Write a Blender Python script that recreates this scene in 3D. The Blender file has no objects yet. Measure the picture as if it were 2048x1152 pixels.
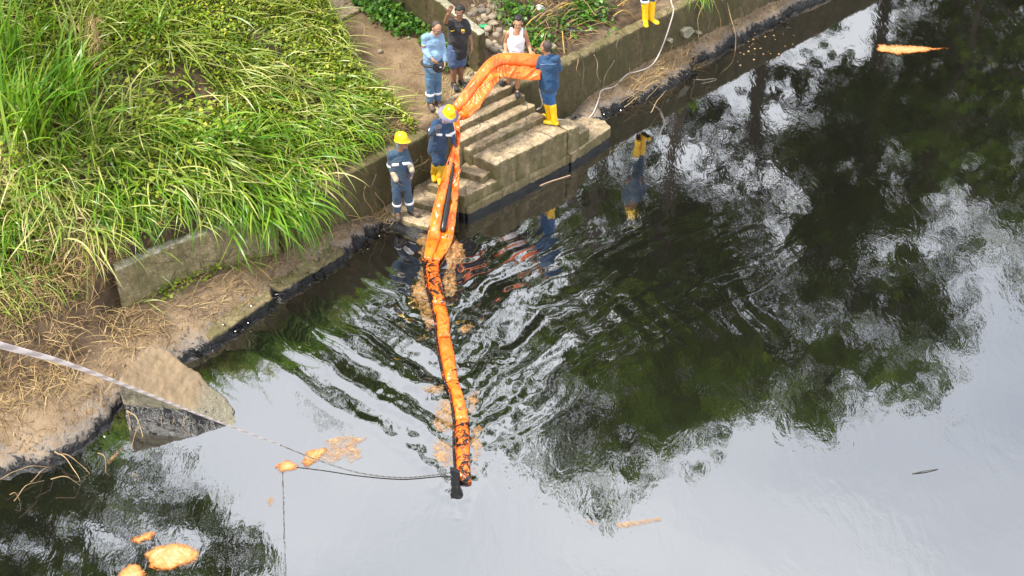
import bpy, bmesh, math, random
import numpy as np
from mathutils import Vector
R = math.radians
rng = np.random.default_rng(7)
random.seed(7)
S = bpy.context.scene
COL = S.collection

# ------------------------------------------------------------------ camera
CAM_H, FPX, PITCH = 14.0, 2900.0, R(38)
cd = bpy.data.cameras.new('camera'); cam = bpy.data.objects.new('camera', cd); COL.objects.link(cam)
cam.location = (0, 0, CAM_H); cam.rotation_euler = (R(90) - PITCH, 0, 0)
cd.sensor_width = 36; cd.lens = FPX / 2048 * 36; cd.clip_end = 2000
S.camera = cam
# ------------------------------------------------------------------ world, sun, exposure
SUN_EL, SUN_AZ = R(60), R(-108)          # azimuth measured from +Y towards +X
wd = bpy.data.worlds.new('World'); S.world = wd; wd.use_nodes = True
wn = wd.node_tree; wn.nodes.clear()
def wnode(t, **k):
    n = wn.nodes.new(t)
    for a, b in k.items(): setattr(n, a, b)
    return n
w_out = wnode('ShaderNodeOutputWorld'); w_bg = wnode('ShaderNodeBackground'); w_bg.inputs['Strength'].default_value = 0.118
w_sky = wnode('ShaderNodeTexSky', sky_type='NISHITA', sun_disc=False, sun_elevation=SUN_EL, sun_rotation=SUN_AZ)
w_tc = wnode('ShaderNodeTexCoord')
w_map = wnode('ShaderNodeMapping'); w_map.inputs['Scale'].default_value = (1.6, 1.6, 3.2)
w_no = wnode('ShaderNodeTexNoise'); w_no.inputs['Scale'].default_value = 1.5; w_no.inputs['Detail'].default_value = 5; w_no.inputs['Roughness'].default_value = .5
w_r = wnode('ShaderNodeValToRGB'); w_r.color_ramp.elements[0].position = .33; w_r.color_ramp.elements[0].color = (7.6, 8.2, 9.3, 1)
w_r.color_ramp.elements[1].position = .66; w_r.color_ramp.elements[1].color = (13.6, 13.9, 14.3, 1)
w_mx = wnode('ShaderNodeMix', data_type='RGBA'); w_mx.inputs['Factor'].default_value = .88
L = wn.links.new
L(w_tc.outputs['Generated'], w_map.inputs['Vector']); L(w_map.outputs['Vector'], w_no.inputs['Vector'])
L(w_no.outputs['Fac'], w_r.inputs['Fac']); L(w_sky.outputs['Color'], w_mx.inputs['A']); L(w_r.outputs['Color'], w_mx.inputs['B'])
L(w_mx.outputs['Result'], w_bg.inputs['Color']); L(w_bg.outputs['Background'], w_out.inputs['Surface'])
sd = bpy.data.lights.new('sun', 'SUN'); sd.energy = 5.0; sd.angle = R(10); sd.color = (1, .95, .86)
so = bpy.data.objects.new('sun', sd); COL.objects.link(so); so.location = (0, 0, 40)
sdir = Vector((math.sin(SUN_AZ) * math.cos(SUN_EL), math.cos(SUN_AZ) * math.cos(SUN_EL), math.sin(SUN_EL)))
so.rotation_euler = (-sdir).to_track_quat('-Z', 'Y').to_euler()
S.view_settings.view_transform = 'Standard'; S.view_settings.look = 'None'; S.view_settings.gamma = 1
S.view_settings.use_curve_mapping = False; S.view_settings.exposure = 0.68
S.render.engine = 'CYCLES'; S.cycles.max_bounces = 8; S.cycles.transparent_max_bounces = 8
try: S.cycles.use_denoising = True
except Exception: pass

# ------------------------------------------------------------------ geometry of the place
CP, SP = math.cos(PITCH), math.sin(PITCH)
def _ray(px, py):
    a = (px - 1024) / FPX; b = -(py - 576) / FPX
    return np.array((a, CP + b * SP, -SP + b * CP))
def spot(px, py, z=0.0):                 # survey point: where a sight line meets height z
    d = _ray(px, py); t = (z - CAM_H) / d[2]
    return np.array((d[0] * t, d[1] * t, z))
def spot_y(px, py, y):                   # where a sight line meets the vertical plane at distance y
    d = _ray(px, py); t = y / d[1]
    return np.array((d[0] * t, y, CAM_H + d[2] * t))
TH = R(44.5); CT, ST = math.cos(TH), math.sin(TH)   # u runs along the bank, v inland
def to_uv(p): x, y = p[0], p[1] - 22.0; return (x * CT + y * ST, -x * ST + y * CT)
def W(u, v, z): return np.array((u * CT - v * ST, 22.0 + u * ST + v * CT, z))
def Wn(a):
    a = np.asarray(a, float); o = np.empty_like(a)
    o[:, 0] = a[:, 0] * CT - a[:, 1] * ST; o[:, 1] = 22 + a[:, 0] * ST + a[:, 1] * CT; o[:, 2] = a[:, 2]
    return o
def spot_v(px, py, v):                   # where a sight line meets the vertical plane v = const
    d = _ray(px, py); n = np.array((-ST, CT, 0)); t = (v + 22 * CT) / d.dot(n)
    return np.array((0, 0, CAM_H)) + d * t

def _h(ix, iy, iz, seed):
    n = (ix * 374761393 + iy * 668265263 + iz * 2147483647 + seed * 1274126177) & 0xffffffff
    n = ((n ^ (n >> 13)) * 1274126177) & 0xffffffff
    return ((n ^ (n >> 16)) & 0xffff) / 65535.0
def noise(p, seed=0):                    # value noise in -1..1 on Nx3 or Nx2 points
    p = np.asarray(p, float)
    if p.shape[1] == 2: p = np.c_[p, np.zeros(len(p))]
    i = np.floor(p).astype(np.int64); f = p - i; f = f * f * (3 - 2 * f)
    r = 0
    for dx in (0, 1):
        for dy in (0, 1):
            for dz in (0, 1):
                w = (f[:, 0] if dx else 1 - f[:, 0]) * (f[:, 1] if dy else 1 - f[:, 1]) * (f[:, 2] if dz else 1 - f[:, 2])
                r = r + w * _h(i[:, 0] + dx, i[:, 1] + dy, i[:, 2] + dz, seed)
    return r * 2 - 1
def fbm(p, o=3, seed=0):
    p = np.asarray(p, float); r = 0; a = 1.0
    for k in range(o): r = r + a * noise(p * 2 ** k, seed + k * 11); a *= .5
    return r / 1.75
def sstep(a, b, x): t = np.clip((x - a) / (b - a), 0, 1); return t * t * (3 - 2 * t)

WL = np.array([(-60, -2), (-13, -1.3), (-10.7, -1.08), (-10.06, -1.3), (-9.41, -1.26), (-8.71, -1.03), (-7.57, -.85), (-7, -.79), (-6.2, -.63), (-5.3, -.46),
    (-4.7, -.43), (-4, -.41), (-3.3, -.32), (-3.1, -.5), (-2.85, -.9), (-2.4, -.8), (-1.3, -.9), (1.3, -.9), (1.5, -.85), (1.8, -.62), (1.95, -.42), (2.5, -.45), (3.07, -.53), (4.24, -.61),
    (4.6, -.38), (5.9, -.37), (7.4, -.37), (8.7, -.48), (60, -.6)])
def waterline(u): return np.interp(u, WL[:, 0], WL[:, 1]) + (.07 * noise(np.c_[u * 3.1, u * 0], 3) + .045 * noise(np.c_[u * 9.0, u * 0], 13)) * ((u < -3) | (u > 1.6))
def masks(u, v):
    wob = .15 * noise(np.c_[v * 1.3, v * 0], 5)
    path = sstep(-2.35, -2.0, u + wob - .1 * v) * (1 - sstep(-.15, .05, u)) * sstep(-.1, .1, v)
    return path
def terrain(u, v):
    u = np.asarray(u, float); v = np.asarray(v, float)
    P2 = np.c_[u, v]
    n1 = fbm(P2 * .9, 3, 1); n2 = fbm(P2 * 3.5, 3, 9); n3 = np.abs(noise(P2 * 7, 12)) - .3
    vw = waterline(u)
    # ledge of mud in front of the wall
    ve = np.interp(u, [-8.2, -7.75, -6.45, -5.12, -4.9], [.30, .42, .30, .03, 0])
    t = np.clip((v - vw) / np.maximum(.05 - vw, .1), 0, 1.2)
    top = np.interp(u, [-60, -9.5, -7.5, -4, -3, -2.5, 1.4, 1.9, 4, 60], [.5, .45, .42, .38, .2, .1, .1, .4, .5, .5])
    ledge = -.02 + .11 * sstep(0, .07, v - vw) + (top - .08) * t ** .9 + (.03 * n2 + .03 * n3 + .03 * n1) * sstep(0, .1, v - vw)
    under = -.9 + .9 * np.clip(1 + (v - vw) * 2.2, 0, 1)
    low = np.where(v > vw, ledge, under - .02)
    # the banks behind the wall
    vv = np.maximum(v, 0)
    left = 1.12 + .62 * vv + .22 * n1 * np.minimum(vv, 1.2) + .05 * n2
    path = 1.24 + .17 * vv + .03 * n2 + .05 * n1
    right = 1.15 + .50 * vv + .12 * n1 * np.minimum(vv, 1) + .05 * n2
    left = np.where(left > 5.2, 5.2 + (left - 5.2) * .12, left)
    right = np.where(right > 4.5, 4.5 + (right - 4.5) * .12, right)
    path = np.where(path > 4.0, 4.0 + (path - 4) * .15, path)
    pm = masks(u, v)
    rm = sstep(-.15, .05, u)
    hill = left * (1 - rm) + right * rm
    hill = hill * (1 - pm) + path * pm
    # hollow of bare earth in the grass
    hill -= .28 * np.exp(-(((u + 5.2) / .5) ** 2 + ((v - 2.1) / .45) ** 2))
    # left of the broken wall the slope runs straight down to the mud
    free = .42 + .62 * np.maximum(v + .1, 0) ** 1.0 + .1 * n1 + .05 * n2
    free = np.where(free > 5.2, 5.2 + (free - 5.2) * .12, free)
    fm = 1 - sstep(-8.35, -7.85, u)
    jump = sstep(.03, .16, v - ve)
    z_wall = low * (1 - jump) + hill * jump
    j2 = sstep(-.45, .55, v)
    z_free = low * (1 - j2) + np.maximum(free, low) * j2
    return z_wall * (1 - fm) + z_free * fm
def tz(u, v): return float(terrain(np.array([u]), np.array([v]))[0])
def on_ground(px, py, dz=0.0):           # follow a sight line down to the ground
    d = _ray(px, py); o = np.array((0, 0, CAM_H)); ts = np.linspace(14, 60, 1400)
    p = o + ts[:, None] * d; uu = p[:, 0] * CT + (p[:, 1] - 22) * ST; vv = -p[:, 0] * ST + (p[:, 1] - 22) * CT
    g = np.maximum(terrain(uu, vv), -.0) + dz; k = np.argmax(p[:, 2] <= g)
    return p[k]

# ------------------------------------------------------------------ object helpers
ORG = {}
def npmesh(name, V, F, mats=None, mi=None, smooth=True):
    V = np.asarray(V, np.float32); me = bpy.data.meshes.new(name)
    if isinstance(F, np.ndarray):
        k = F.shape[1]; me.vertices.add(len(V)); me.vertices.foreach_set('co', V.ravel())
        me.loops.add(F.size); me.loops.foreach_set('vertex_index', F.astype(np.int32).ravel())
        me.polygons.add(len(F)); me.polygons.foreach_set('loop_start', np.arange(0, F.size, k, dtype=np.int32))
        me.update(calc_edges=True)
    else:
        me.from_pydata(V.tolist(), [], [list(f) for f in F]); me.update()
    for m in (mats if isinstance(mats, (list, tuple)) else [mats]):
        if m is not None: me.materials.append(m)
    if mi is not None: me.polygons.foreach_set('material_index', np.asarray(mi, np.int32))
    me.polygons.foreach_set('use_smooth', np.full(len(me.polygons), smooth))
    return me
def tag(o, label=None, cat=None, group=None, kind=None):
    for k, v in (('label', label), ('category', cat), ('group', group), ('kind', kind)):
        if v: o[k] = v
    return o
def empty(name, loc, label, cat, group=None):
    o = bpy.data.objects.new(name, None); COL.objects.link(o); o.location = loc; o.empty_display_size = .2
    ORG[o] = np.array(loc, float); return tag(o, label, cat, group)
def mk(name, V, F, mat, parent=None, origin=None, smooth=True, mi=None):
    V = np.asarray(V, float)
    if parent is not None: org = ORG[parent]
    elif origin is not None: org = np.asarray(origin, float)
    else: org = np.array((V[:, 0].mean(), V[:, 1].mean(), V[:, 2].min()))
    me = npmesh(name, V - org, F, mat, mi, smooth)
    o = bpy.data.objects.new(name, me); COL.objects.link(o)
    if parent is not None: o.parent = parent
    else: o.location = org
    ORG[o] = org
    return o
class Geo:                                # gathers shapes before they become one mesh
    def __init__(s): s.V = []; s.F = []; s.n = 0
    def add(s, V, F):
        V = np.asarray(V, float); s.V.append(V); s.F += [tuple(i + s.n for i in f) for f in F]; s.n += len(V)
    def verts(s): return np.concatenate(s.V)
    def cap(s, p0, p1, r0, r1, side=None, flat=1.0, seg=12, hem=4):
        p0 = np.asarray(p0, float); p1 = np.asarray(p1, float); ax = p1 - p0; ln = np.linalg.norm(ax)
        ax = ax / ln if ln > 1e-6 else np.array((0, 0, 1.0))
        if side is None: side = np.array((1.0, .13, .07)) if abs(ax[0]) < .8 else np.array((0, 1.0, .1))
        e1 = np.asarray(side, float) - ax * np.dot(side, ax); e1 /= np.linalg.norm(e1); e2 = np.cross(ax, e1)
        rings = [(p0 - ax * r0 * math.cos(a) * (.9 if flat == 1 else flat), r0 * math.sin(a)) for a in np.linspace(.12, math.pi / 2, hem)]
        rings += [(p1 + ax * r1 * math.sin(a) * (.9 if flat == 1 else flat), r1 * math.cos(a)) for a in np.linspace(0, math.pi / 2 - .12, hem)]
        an = np.linspace(0, 2 * math.pi, seg, endpoint=False)
        V = np.concatenate([c + np.outer(np.cos(an) * r, e1) + np.outer(np.sin(an) * r * flat, e2) for c, r in rings])
        F = [(k * seg + i, k * seg + (i + 1) % seg, (k + 1) * seg + (i + 1) % seg, (k + 1) * seg + i) for k in range(len(rings) - 1) for i in range(seg)]
        F.append(tuple(range(seg))[::-1]); m = (len(rings) - 1) * seg; F.append(tuple(m + i for i in range(seg)))
        s.add(V, F)
    def ell(s, c, ax, ra, seg=14, rg=9):   # ellipsoid; ax = three unit axes, ra = radii
        th = np.linspace(.1, math.pi - .1, rg); an = np.linspace(0, 2 * math.pi, seg, endpoint=False)
        V = np.concatenate([np.asarray(c) + np.outer(np.cos(an) * math.sin(t) * ra[0], ax[0]) + np.outer(np.sin(an) * math.sin(t) * ra[1], ax[1]) + math.cos(t) * ra[2] * np.asarray(ax[2]) for t in th])
        F = [(k * seg + i, (k + 1) * seg + i, (k + 1) * seg + (i + 1) % seg, k * seg + (i + 1) % seg) for k in range(rg - 1) for i in range(seg)]
        F.append(tuple(range(seg))); m = (rg - 1) * seg; F.append(tuple(m + i for i in range(seg))[::-1])
        s.add(V, F)
    def tube(s, pts, rad, seg=6):
        pts = np.asarray(pts, float); n = len(pts); rad = np.full(n, rad) if np.isscalar(rad) else np.asarray(rad)
        T = np.gradient(pts, axis=0); T /= np.linalg.norm(T, axis=1)[:, None] + 1e-9
        up = np.array((0.12, .07, 1.0)); an = np.linspace(0, 2 * math.pi, seg, endpoint=False); V = []
        for p, t, r in zip(pts, T, rad):
            u0 = up if abs(t[2]) < .9 else np.array((1.0, 0, 0)); e1 = np.cross(t, u0); e1 /= np.linalg.norm(e1); e2 = np.cross(t, e1)
            V.append(p + np.outer(np.cos(an) * r, e1) + np.outer(np.sin(an) * r, e2))
        F = [(k * seg + i, k * seg + (i + 1) % seg, (k + 1) * seg + (i + 1) % seg, (k + 1) * seg + i) for k in range(n - 1) for i in range(seg)]
        F.append(tuple(range(seg))[::-1]); F.append(tuple((n - 1) * seg + i for i in range(seg)))
        s.add(np.concatenate(V), F)
    def prism(s, top, bottom_z, bot=None):
        top = [np.asarray(p, float) for p in top]; n = len(top)
        b = bot if bot is not None else [np.array((p[0], p[1], bottom_z)) for p in top]
        F = [tuple(range(n)), tuple(range(n, 2 * n))[::-1]] + [(i, i + n, (i + 1) % n + n, (i + 1) % n) for i in range(n)]
        s.add(np.array(list(top) + list(b)), F)
    def box(s, c, ax, h):
        c = np.asarray(c, float); ax = [np.asarray(a, float) for a in ax]
        V = [c + ax[0] * h[0] * i + ax[1] * h[1] * j + ax[2] * h[2] * k for i in (-1, 1) for j in (-1, 1) for k in (-1, 1)]
        s.add(V, [(0, 1, 3, 2), (4, 6, 7, 5), (0, 4, 5, 1), (2, 3, 7, 6), (0, 2, 6, 4), (1, 5, 7, 3)])
    def obj(s, name, mat, parent=None, **k): return mk(name, s.verts(), s.F, mat, parent, **k)
def fuse(g, voxel, smooth=3, wrinkle=None, seed=0):
    """one continuous skin round everything gathered in g; returns verts, faces"""
    V = g.verts(); me = npmesh('tmp', V, g.F)
    bm = bmesh.new(); bm.from_mesh(me); bmesh.ops.recalc_face_normals(bm, faces=bm.faces); bm.to_mesh(me); bm.free()
    o = bpy.data.objects.new('tmp', me); COL.objects.link(o)
    m = o.modifiers.new('r', 'REMESH'); m.mode = 'VOXEL'; m.voxel_size = voxel
    if smooth: m2 = o.modifiers.new('s', 'SMOOTH'); m2.factor = .5; m2.iterations = smooth
    dg = bpy.context.evaluated_depsgraph_get(); dg.update(); ev = o.evaluated_get(dg); em = ev.to_mesh()
    n = len(em.vertices); co = np.empty(n * 3, np.float32); em.vertices.foreach_get('co', co); co = co.reshape(-1, 3).astype(float)
    no = np.empty(n * 3, np.float32); em.vertices.foreach_get('normal', no); no = no.reshape(-1, 3)
    F = np.empty(len(em.loops), np.int32); em.loops.foreach_get('vertex_index', F)
    quads = F.reshape(-1, 4) if len(F) == 4 * len(em.polygons) else None
    if quads is None: quads = [tuple(p.vertices) for p in em.polygons]
    ev.to_mesh_clear(); bpy.data.objects.remove(o); bpy.data.meshes.remove(me)
    if wrinkle:
        for sc, am in wrinkle: co += no * (noise(co * np.asarray(sc), seed) * am)[:, None]; seed += 5
    return co, quads

# ------------------------------------------------------------------ materials
class MT:
    def __init__(s, name):
        s.m = bpy.data.materials.new(name); s.m.use_nodes = True; s.t = s.m.node_tree; s.t.nodes.clear()
        s.out = s.n('ShaderNodeOutputMaterial'); s.b = s.n('ShaderNodeBsdfPrincipled'); s.l(s.b.outputs[0], s.out.inputs['Surface'])
        s.pos = s.n('ShaderNodeNewGeometry').outputs['Position']; s._obj = None
    def n(s, t, **k):
        x = s.t.nodes.new(t)
        for a, b in k.items(): setattr(x, a, b)
        return x
    def l(s, a, b): s.t.links.new(a, b)
    def put(s, sock, v):
        if isinstance(v, bpy.types.NodeSocket): s.l(v, sock)
        else: sock.default_value = v
    def set(s, **k):
        for a, v in k.items(): s.put(s.b.inputs[a.replace('_', ' ')], v if not isinstance(v, tuple) or len(v) != 3 else (*v, 1))
        return s
    def noise(s, scale, detail=4, rough=.55, vec=None, dist=0):
        x = s.n('ShaderNodeTexNoise'); s.l(vec or s.pos, x.inputs['Vector']); x.inputs['Scale'].default_value = scale
        x.inputs['Detail'].default_value = detail; x.inputs['Roughness'].default_value = rough; x.inputs['Distortion'].default_value = dist
        return x.outputs['Fac']
    def scaled(s, sc, vec=None):
        x = s.n('ShaderNodeMapping'); s.l(vec or s.pos, x.inputs['Vector']); x.inputs['Scale'].default_value = sc; return x.outputs['Vector']
    def ramp(s, fac, *st):
        x = s.n('ShaderNodeValToRGB'); s.l(fac, x.inputs['Fac']); e = x.color_ramp.elements
        while len(e) < len(st): e.new(.5)
        for a, (p, c) in zip(e, st): a.position = p; a.color = (*c, 1) if isinstance(c, tuple) else (c, c, c, 1)
        return x.outputs['Color']
    def mix(s, f, a, b, mode='MIX'):
        x = s.n('ShaderNodeMix', data_type='RGBA', blend_type=mode); s.put(x.inputs['Factor'], f)
        s.put(x.inputs['A'], (*a, 1) if isinstance(a, tuple) else a); s.put(x.inputs['B'], (*b, 1) if isinstance(b, tuple) else b)
        return x.outputs['Result']
    def math(s, op, a, b=0.0):
        x = s.n('ShaderNodeMath', operation=op); s.put(x.inputs[0], a); s.put(x.inputs[1], b); return x.outputs[0]
    def attr(s, name): return s.n('ShaderNodeAttribute', attribute_name=name).outputs['Fac']
    def z(s):
        x = s.n('ShaderNodeSeparateXYZ'); s.l(s.pos, x.inputs[0]); return x.outputs['Z']
    def island(s): return s.n('ShaderNodeNewGeometry').outputs['Random Per Island']
    def bump(s, h, strength=.5, dist=.02):
        x = s.n('ShaderNodeBump'); x.inputs['Strength'].default_value = strength; x.inputs['Distance'].default_value = dist
        s.l(h, x.inputs['Height']); s.l(x.outputs['Normal'], s.b.inputs['Normal']); return s
M = {}
def plain(name, col, rough=.7, var=.25, scale=18, bump=0.0, bscale=60, **k):
    t = MT(name); f = t.noise(scale)
    if name.startswith('stone'): f = t.math('ADD', t.math('MULTIPLY', f, .6), t.math('MULTIPLY', t.n('ShaderNodeObjectInfo').outputs['Random'], .45))
    t.set(Base_Color=t.ramp(f, (.3, tuple(c * (1 - var) for c in col)), (.7, tuple(min(1, c * (1 + var)) for c in col))), Roughness=rough, **k)
    if bump: t.bump(t.noise(bscale, 3), bump, .01)
    M[name] = t.m; return t.m
def concrete(name, a, b, moss, moss_amt, oil=.11):
    t = MT(name); f = t.noise(2.2, 6, .6); g = t.noise(45, 4, .65); c = t.ramp(f, (.3, a), (.72, b))
    c = t.mix(.8, c, t.ramp(g, (.3, .15), (.5, .5), (.72, .85)), 'OVERLAY'); c = t.mix(.6, c, t.ramp(t.noise(8, 6, .72, None, .5), (.32, .15), (.5, .5), (.66, .82)), 'OVERLAY')
    drip = t.noise(1.0, 4, .65, t.scaled((9, 9, .7))); c = t.mix(t.ramp(drip, (.52, 0.0), (.64, .5)), c, tuple(x * .35 for x in a))
    streak = t.noise(1.0, 5, .6, t.scaled((3.2, 3.2, .9)))
    c = t.mix(t.math('MULTIPLY', t.ramp(streak, (.38, 0.0), (.62, 1.0)), moss_amt), c, moss)
    vo = t.n('ShaderNodeTexVoronoi'); t.l(t.pos, vo.inputs['Vector']); vo.inputs['Scale'].default_value = 34
    peb = t.ramp(vo.outputs['Distance'], (.0, 1.0), (.28, 0.0)); pm = t.math('MULTIPLY', peb, t.ramp(t.noise(5), (.52, 0.0), (.68, .55)))
    c = t.mix(pm, c, (.13, .11, .085))
    ck = t.n('ShaderNodeTexVoronoi', feature='DISTANCE_TO_EDGE'); t.l(t.mix(.16, t.pos, t.n('ShaderNodeTexNoise').outputs['Color']), ck.inputs['Vector']); ck.inputs['Scale'].default_value = 1.5
    c = t.mix(t.math('MULTIPLY', t.ramp(ck.outputs['Distance'], (.0, 1.0), (.016, 0.0)), t.ramp(t.noise(1.1), (.47, 0.0), (.55, .8))), c, (.03, .024, .016))
    spots = t.ramp(t.noise(6, 7, .72), (.57, 0.0), (.66, .65)); c = t.mix(spots, c, (.09, .068, .042))
    rough = .88
    if oil:
        zz = t.math('ADD', t.z(), t.math('MULTIPLY', t.math('SUBTRACT', t.noise(7, 4, .6), .5), .09))
        o = t.ramp(zz, (oil - .015, 1.0), (oil + .015, 0.0)); c = t.mix(o, c, (.006, .005, .005))
        rough = t.mix(o, (.88,) * 3, (.22,) * 3)
    t.set(Base_Color=c, Roughness=rough); t.bump(t.math('ADD', t.math('MULTIPLY', g, .7), t.math('ADD', f, t.math('MULTIPLY', peb, .15))), .75, .03)
    M[name] = t.m; return t.m
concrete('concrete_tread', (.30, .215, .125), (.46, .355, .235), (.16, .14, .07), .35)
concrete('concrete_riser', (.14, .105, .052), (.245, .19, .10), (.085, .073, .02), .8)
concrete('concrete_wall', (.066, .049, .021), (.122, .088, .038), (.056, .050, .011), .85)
concrete('concrete_pale', (.30, .28, .22), (.44, .40, .31), (.16, .15, .06), .5)
concrete('concrete_pebbly', (.11, .095, .065), (.22, .185, .13), (.10, .10, .05), .3, .27)

t = MT('terrain')
soil = t.ramp(t.noise(3.5, 6, .62), (.3, (.045, .028, .015)), (.55, (.095, .060, .032)), (.75, (.17, .112, .062)))
tan_ = t.ramp(t.noise(2.6, 6, .6), (.3, (.13, .082, .042)), (.52, (.22, .148, .08)), (.75, (.31, .22, .13)))
mud = t.ramp(t.noise(2.0, 5, .55, t.scaled((1, 1, 1))), (.30, (.12, .078, .042)), (.5, (.205, .138, .077)), (.72, (.275, .195, .118)))
cr = t.n('ShaderNodeTexVoronoi', feature='DISTANCE_TO_EDGE'); t.l(t.mix(.12, t.pos, t.n('ShaderNodeTexNoise').outputs['Color']), cr.inputs['Vector']); cr.inputs['Scale'].default_value = 3.2
crk = t.math('MULTIPLY', t.ramp(cr.outputs['Distance'], (.0, 1.0), (.035, 0.0)), t.ramp(t.noise(1.3), (.5, 0.0), (.6, .6))); mud = t.mix(crk, mud, (.06, .038, .02))
c = t.mix(t.attr('path'), soil, tan_); c = t.mix(t.attr('mud'), c, mud)
grit = t.noise(60, 3, .7); c = t.mix(.35, c, t.ramp(grit, (.3, .25), (.7, .75)), 'OVERLAY')
zz = t.math('ADD', t.z(), t.math('MULTIPLY', t.math('SUBTRACT', t.noise(6, 6, .7, None, .7), .5), .5))
oil = t.ramp(zz, (.10, 1.0), (.15, 0.0)); grey = t.ramp(zz, (.14, 1.0), (.24, 0.0))
c = t.mix(t.math('MULTIPLY', grey, .6), c, (.20, .185, .175)); c = t.mix(oil, c, (.007, .006, .006))
wet = t.ramp(t.noise(1.7, 3), (.45, .82), (.62, .42))
t.set(Base_Color=c, Roughness=t.mix(oil, t.mix(t.attr('mud'), (.95,) * 3, wet), (.18,) * 3))
t.bump(t.math('ADD', t.noise(7, 7, .66, None, .5), t.math('MULTIPLY', grit, .25)), .85, .07); M['terrain'] = t.m

t = MT('oily_water')
b1 = t.noise(5.5, 3, .5, t.scaled((1, .45, 1)), .4); b2 = t.noise(34, 2, .5, t.scaled((1, .5, 1)))
patch = t.ramp(t.noise(.55, 3), (.35, .25), (.65, 1.0))
t.set(Base_Color=(.006, .0055, .005), Roughness=.03, IOR=3.55)
t.bump(t.math('MULTIPLY', t.math('ADD', t.math('MULTIPLY', b1, 1.6), t.math('MULTIPLY', b2, .22)), patch), .10, .02); M['water'] = t.m

def leafy(name, stops, rough=.45, trans=.35):
    t = MT(name); c = t.ramp(t.island(), *stops)
    c = t.mix(.25, c, t.ramp(t.noise(9), (.3, .3), (.7, .7)), 'OVERLAY')
    t.set(Base_Color=c, Roughness=rough); tr = t.n('ShaderNodeBsdfTranslucent'); t.l(c, tr.inputs['Color'])
    mx = t.n('ShaderNodeMixShader'); mx.inputs[0].default_value = trans; t.l(t.b.outputs[0], mx.inputs[1]); t.l(tr.outputs[0], mx.inputs[2])
    t.l(mx.outputs[0], t.out.inputs['Surface']); M[name] = t.m
leafy('tall_grass', [(0, (.06, .17, .008)), (.35, (.12, .26, .012)), (.7, (.20, .34, .02)), (1, (.32, .40, .05))], .38)
leafy('cut_grass', [(0, (.11, .20, .02)), (.3, (.24, .32, .04)), (.65, (.40, .44, .10)), (1, (.54, .50, .20))], .35)
leafy('creeper', [(0, (.065, .14, .008)), (.35, (.19, .29, .014)), (.75, (.36, .42, .03)), (1, (.52, .48, .08))], .45)
leafy('dark_creeper', [(0, (.035, .12, .012)), (.6, (.085, .23, .022)), (1, (.17, .30, .03))], .42)
leafy('straw', [(0, (.12, .07, .028)), (.4, (.24, .15, .06)), (.8, (.38, .26, .11)), (1, (.50, .37, .17))], .7, .15)
leafy('tree_leaves', [(0, (.032, .062, .005)), (.5, (.066, .115, .008)), (1, (.12, .165, .012))], .7, .45)
plain('bark', (.10, .08, .055), .9, .35, 6, .5, 20)
plain('stick', (.25, .165, .08), .8, .4, 9)
plain('cane', (.42, .28, .06), .55, .3, 9)
plain('dark_stick', (.05, .04, .03), .7)
plain('stone', (.27, .22, .155), .85, .35, 5, .5, 40)
plain('stone_dark', (.17, .14, .105), .85, .35, 5, .5, 40)
for nm, col in (('skin_tan', (.36, .19, .11)), ('skin_brown', (.23, .115, .065)), ('skin_mid', (.42, .21, .115))): plain(nm, col, .5, .1, 8, .08, 120, Subsurface_Weight=0.0)
def cloth(nm, col, dirt=None, da=.0, rough=.85):
    t = MT(nm); c = t.ramp(t.noise(7, 4), (.3, tuple(x * .78 for x in col)), (.7, tuple(min(1, x * 1.2) for x in col)))
    if dirt: c = t.mix(t.math('MULTIPLY', t.ramp(t.noise(4.5, 5, .65), (.45, 0.0), (.65, 1.0)), da), c, dirt)
    t.set(Base_Color=c, Roughness=rough, Sheen_Weight=.1); t.bump(t.noise(26, 4, .6, None, .8), .35, .02); M[nm] = t.m
cloth('denim_shirt', (.19, .30, .43)); cloth('jeans_light', (.058, .13, .225), (.25, .28, .28), .3)
cloth('navy_work', (.015, .048, .115), (.025, .035, .05), .8); cloth('navy_dull', (.028, .062, .105), (.05, .065, .08), .8)
cloth('blue_jacket', (.012, .058, .14), (.02, .045, .08), .6); cloth('blue_jeans', (.025, .12, .32), (.02, .07, .17), .6)
cloth('black_tee', (.022, .019, .021)); cloth('navy_shorts', (.062, .10, .20)); cloth('white_vest', (.80, .80, .85))
cloth('flap_cloth', (.16, .15, .22)); cloth('glove_dark', (.045, .042, .055)); cloth('glove_cuff', (.40, .33, .23))
cloth('pouch_black', (.012, .012, .014), rough=.6); cloth('stripe', (.78, .78, .80), rough=.35)
plain('helmet_yellow', (.86, .55, .008), .25, .05, 5)
plain('boot_yellow', (.88, .52, .006), .38, .06, 6); plain('boot_worn', (.60, .36, .015), .5, .3, 12)
plain('shoe_brown', (.10, .066, .045), .8, .3, 14); plain('shoe_black', (.03, .028, .032), .7, .3, 14); plain('shoe_grey', (.06, .058, .06), .8, .3)
plain('hair', (.012, .010, .010), .6, .2, 30); plain('hair_cropped', (.055, .038, .030), .7, .2, 30)
plain('eye_white', (.32, .29, .27), .3, .02); plain('lip', (.22, .085, .065), .5, .05); plain('spectacles', (.05, .05, .05), .2)
plain('emblem_yellow', (.8, .6, .03), .5, .02); plain('emblem_red', (.45, .06, .07), .6, .05); plain('emblem_blue', (.03, .06, .35), .6, .05)
plain('rubber_black', (.010, .010, .011), .35, .3, 14, .3, 40)
plain('plastic_white', (.75, .76, .78), .4, .08); plain('plastic_green', (.02, .42, .16), .35, .1); plain('plastic_dark', (.03, .035, .05), .25, .3)
plain('wood_pale', (.55, .36, .22), .6, .2, 20)
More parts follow.
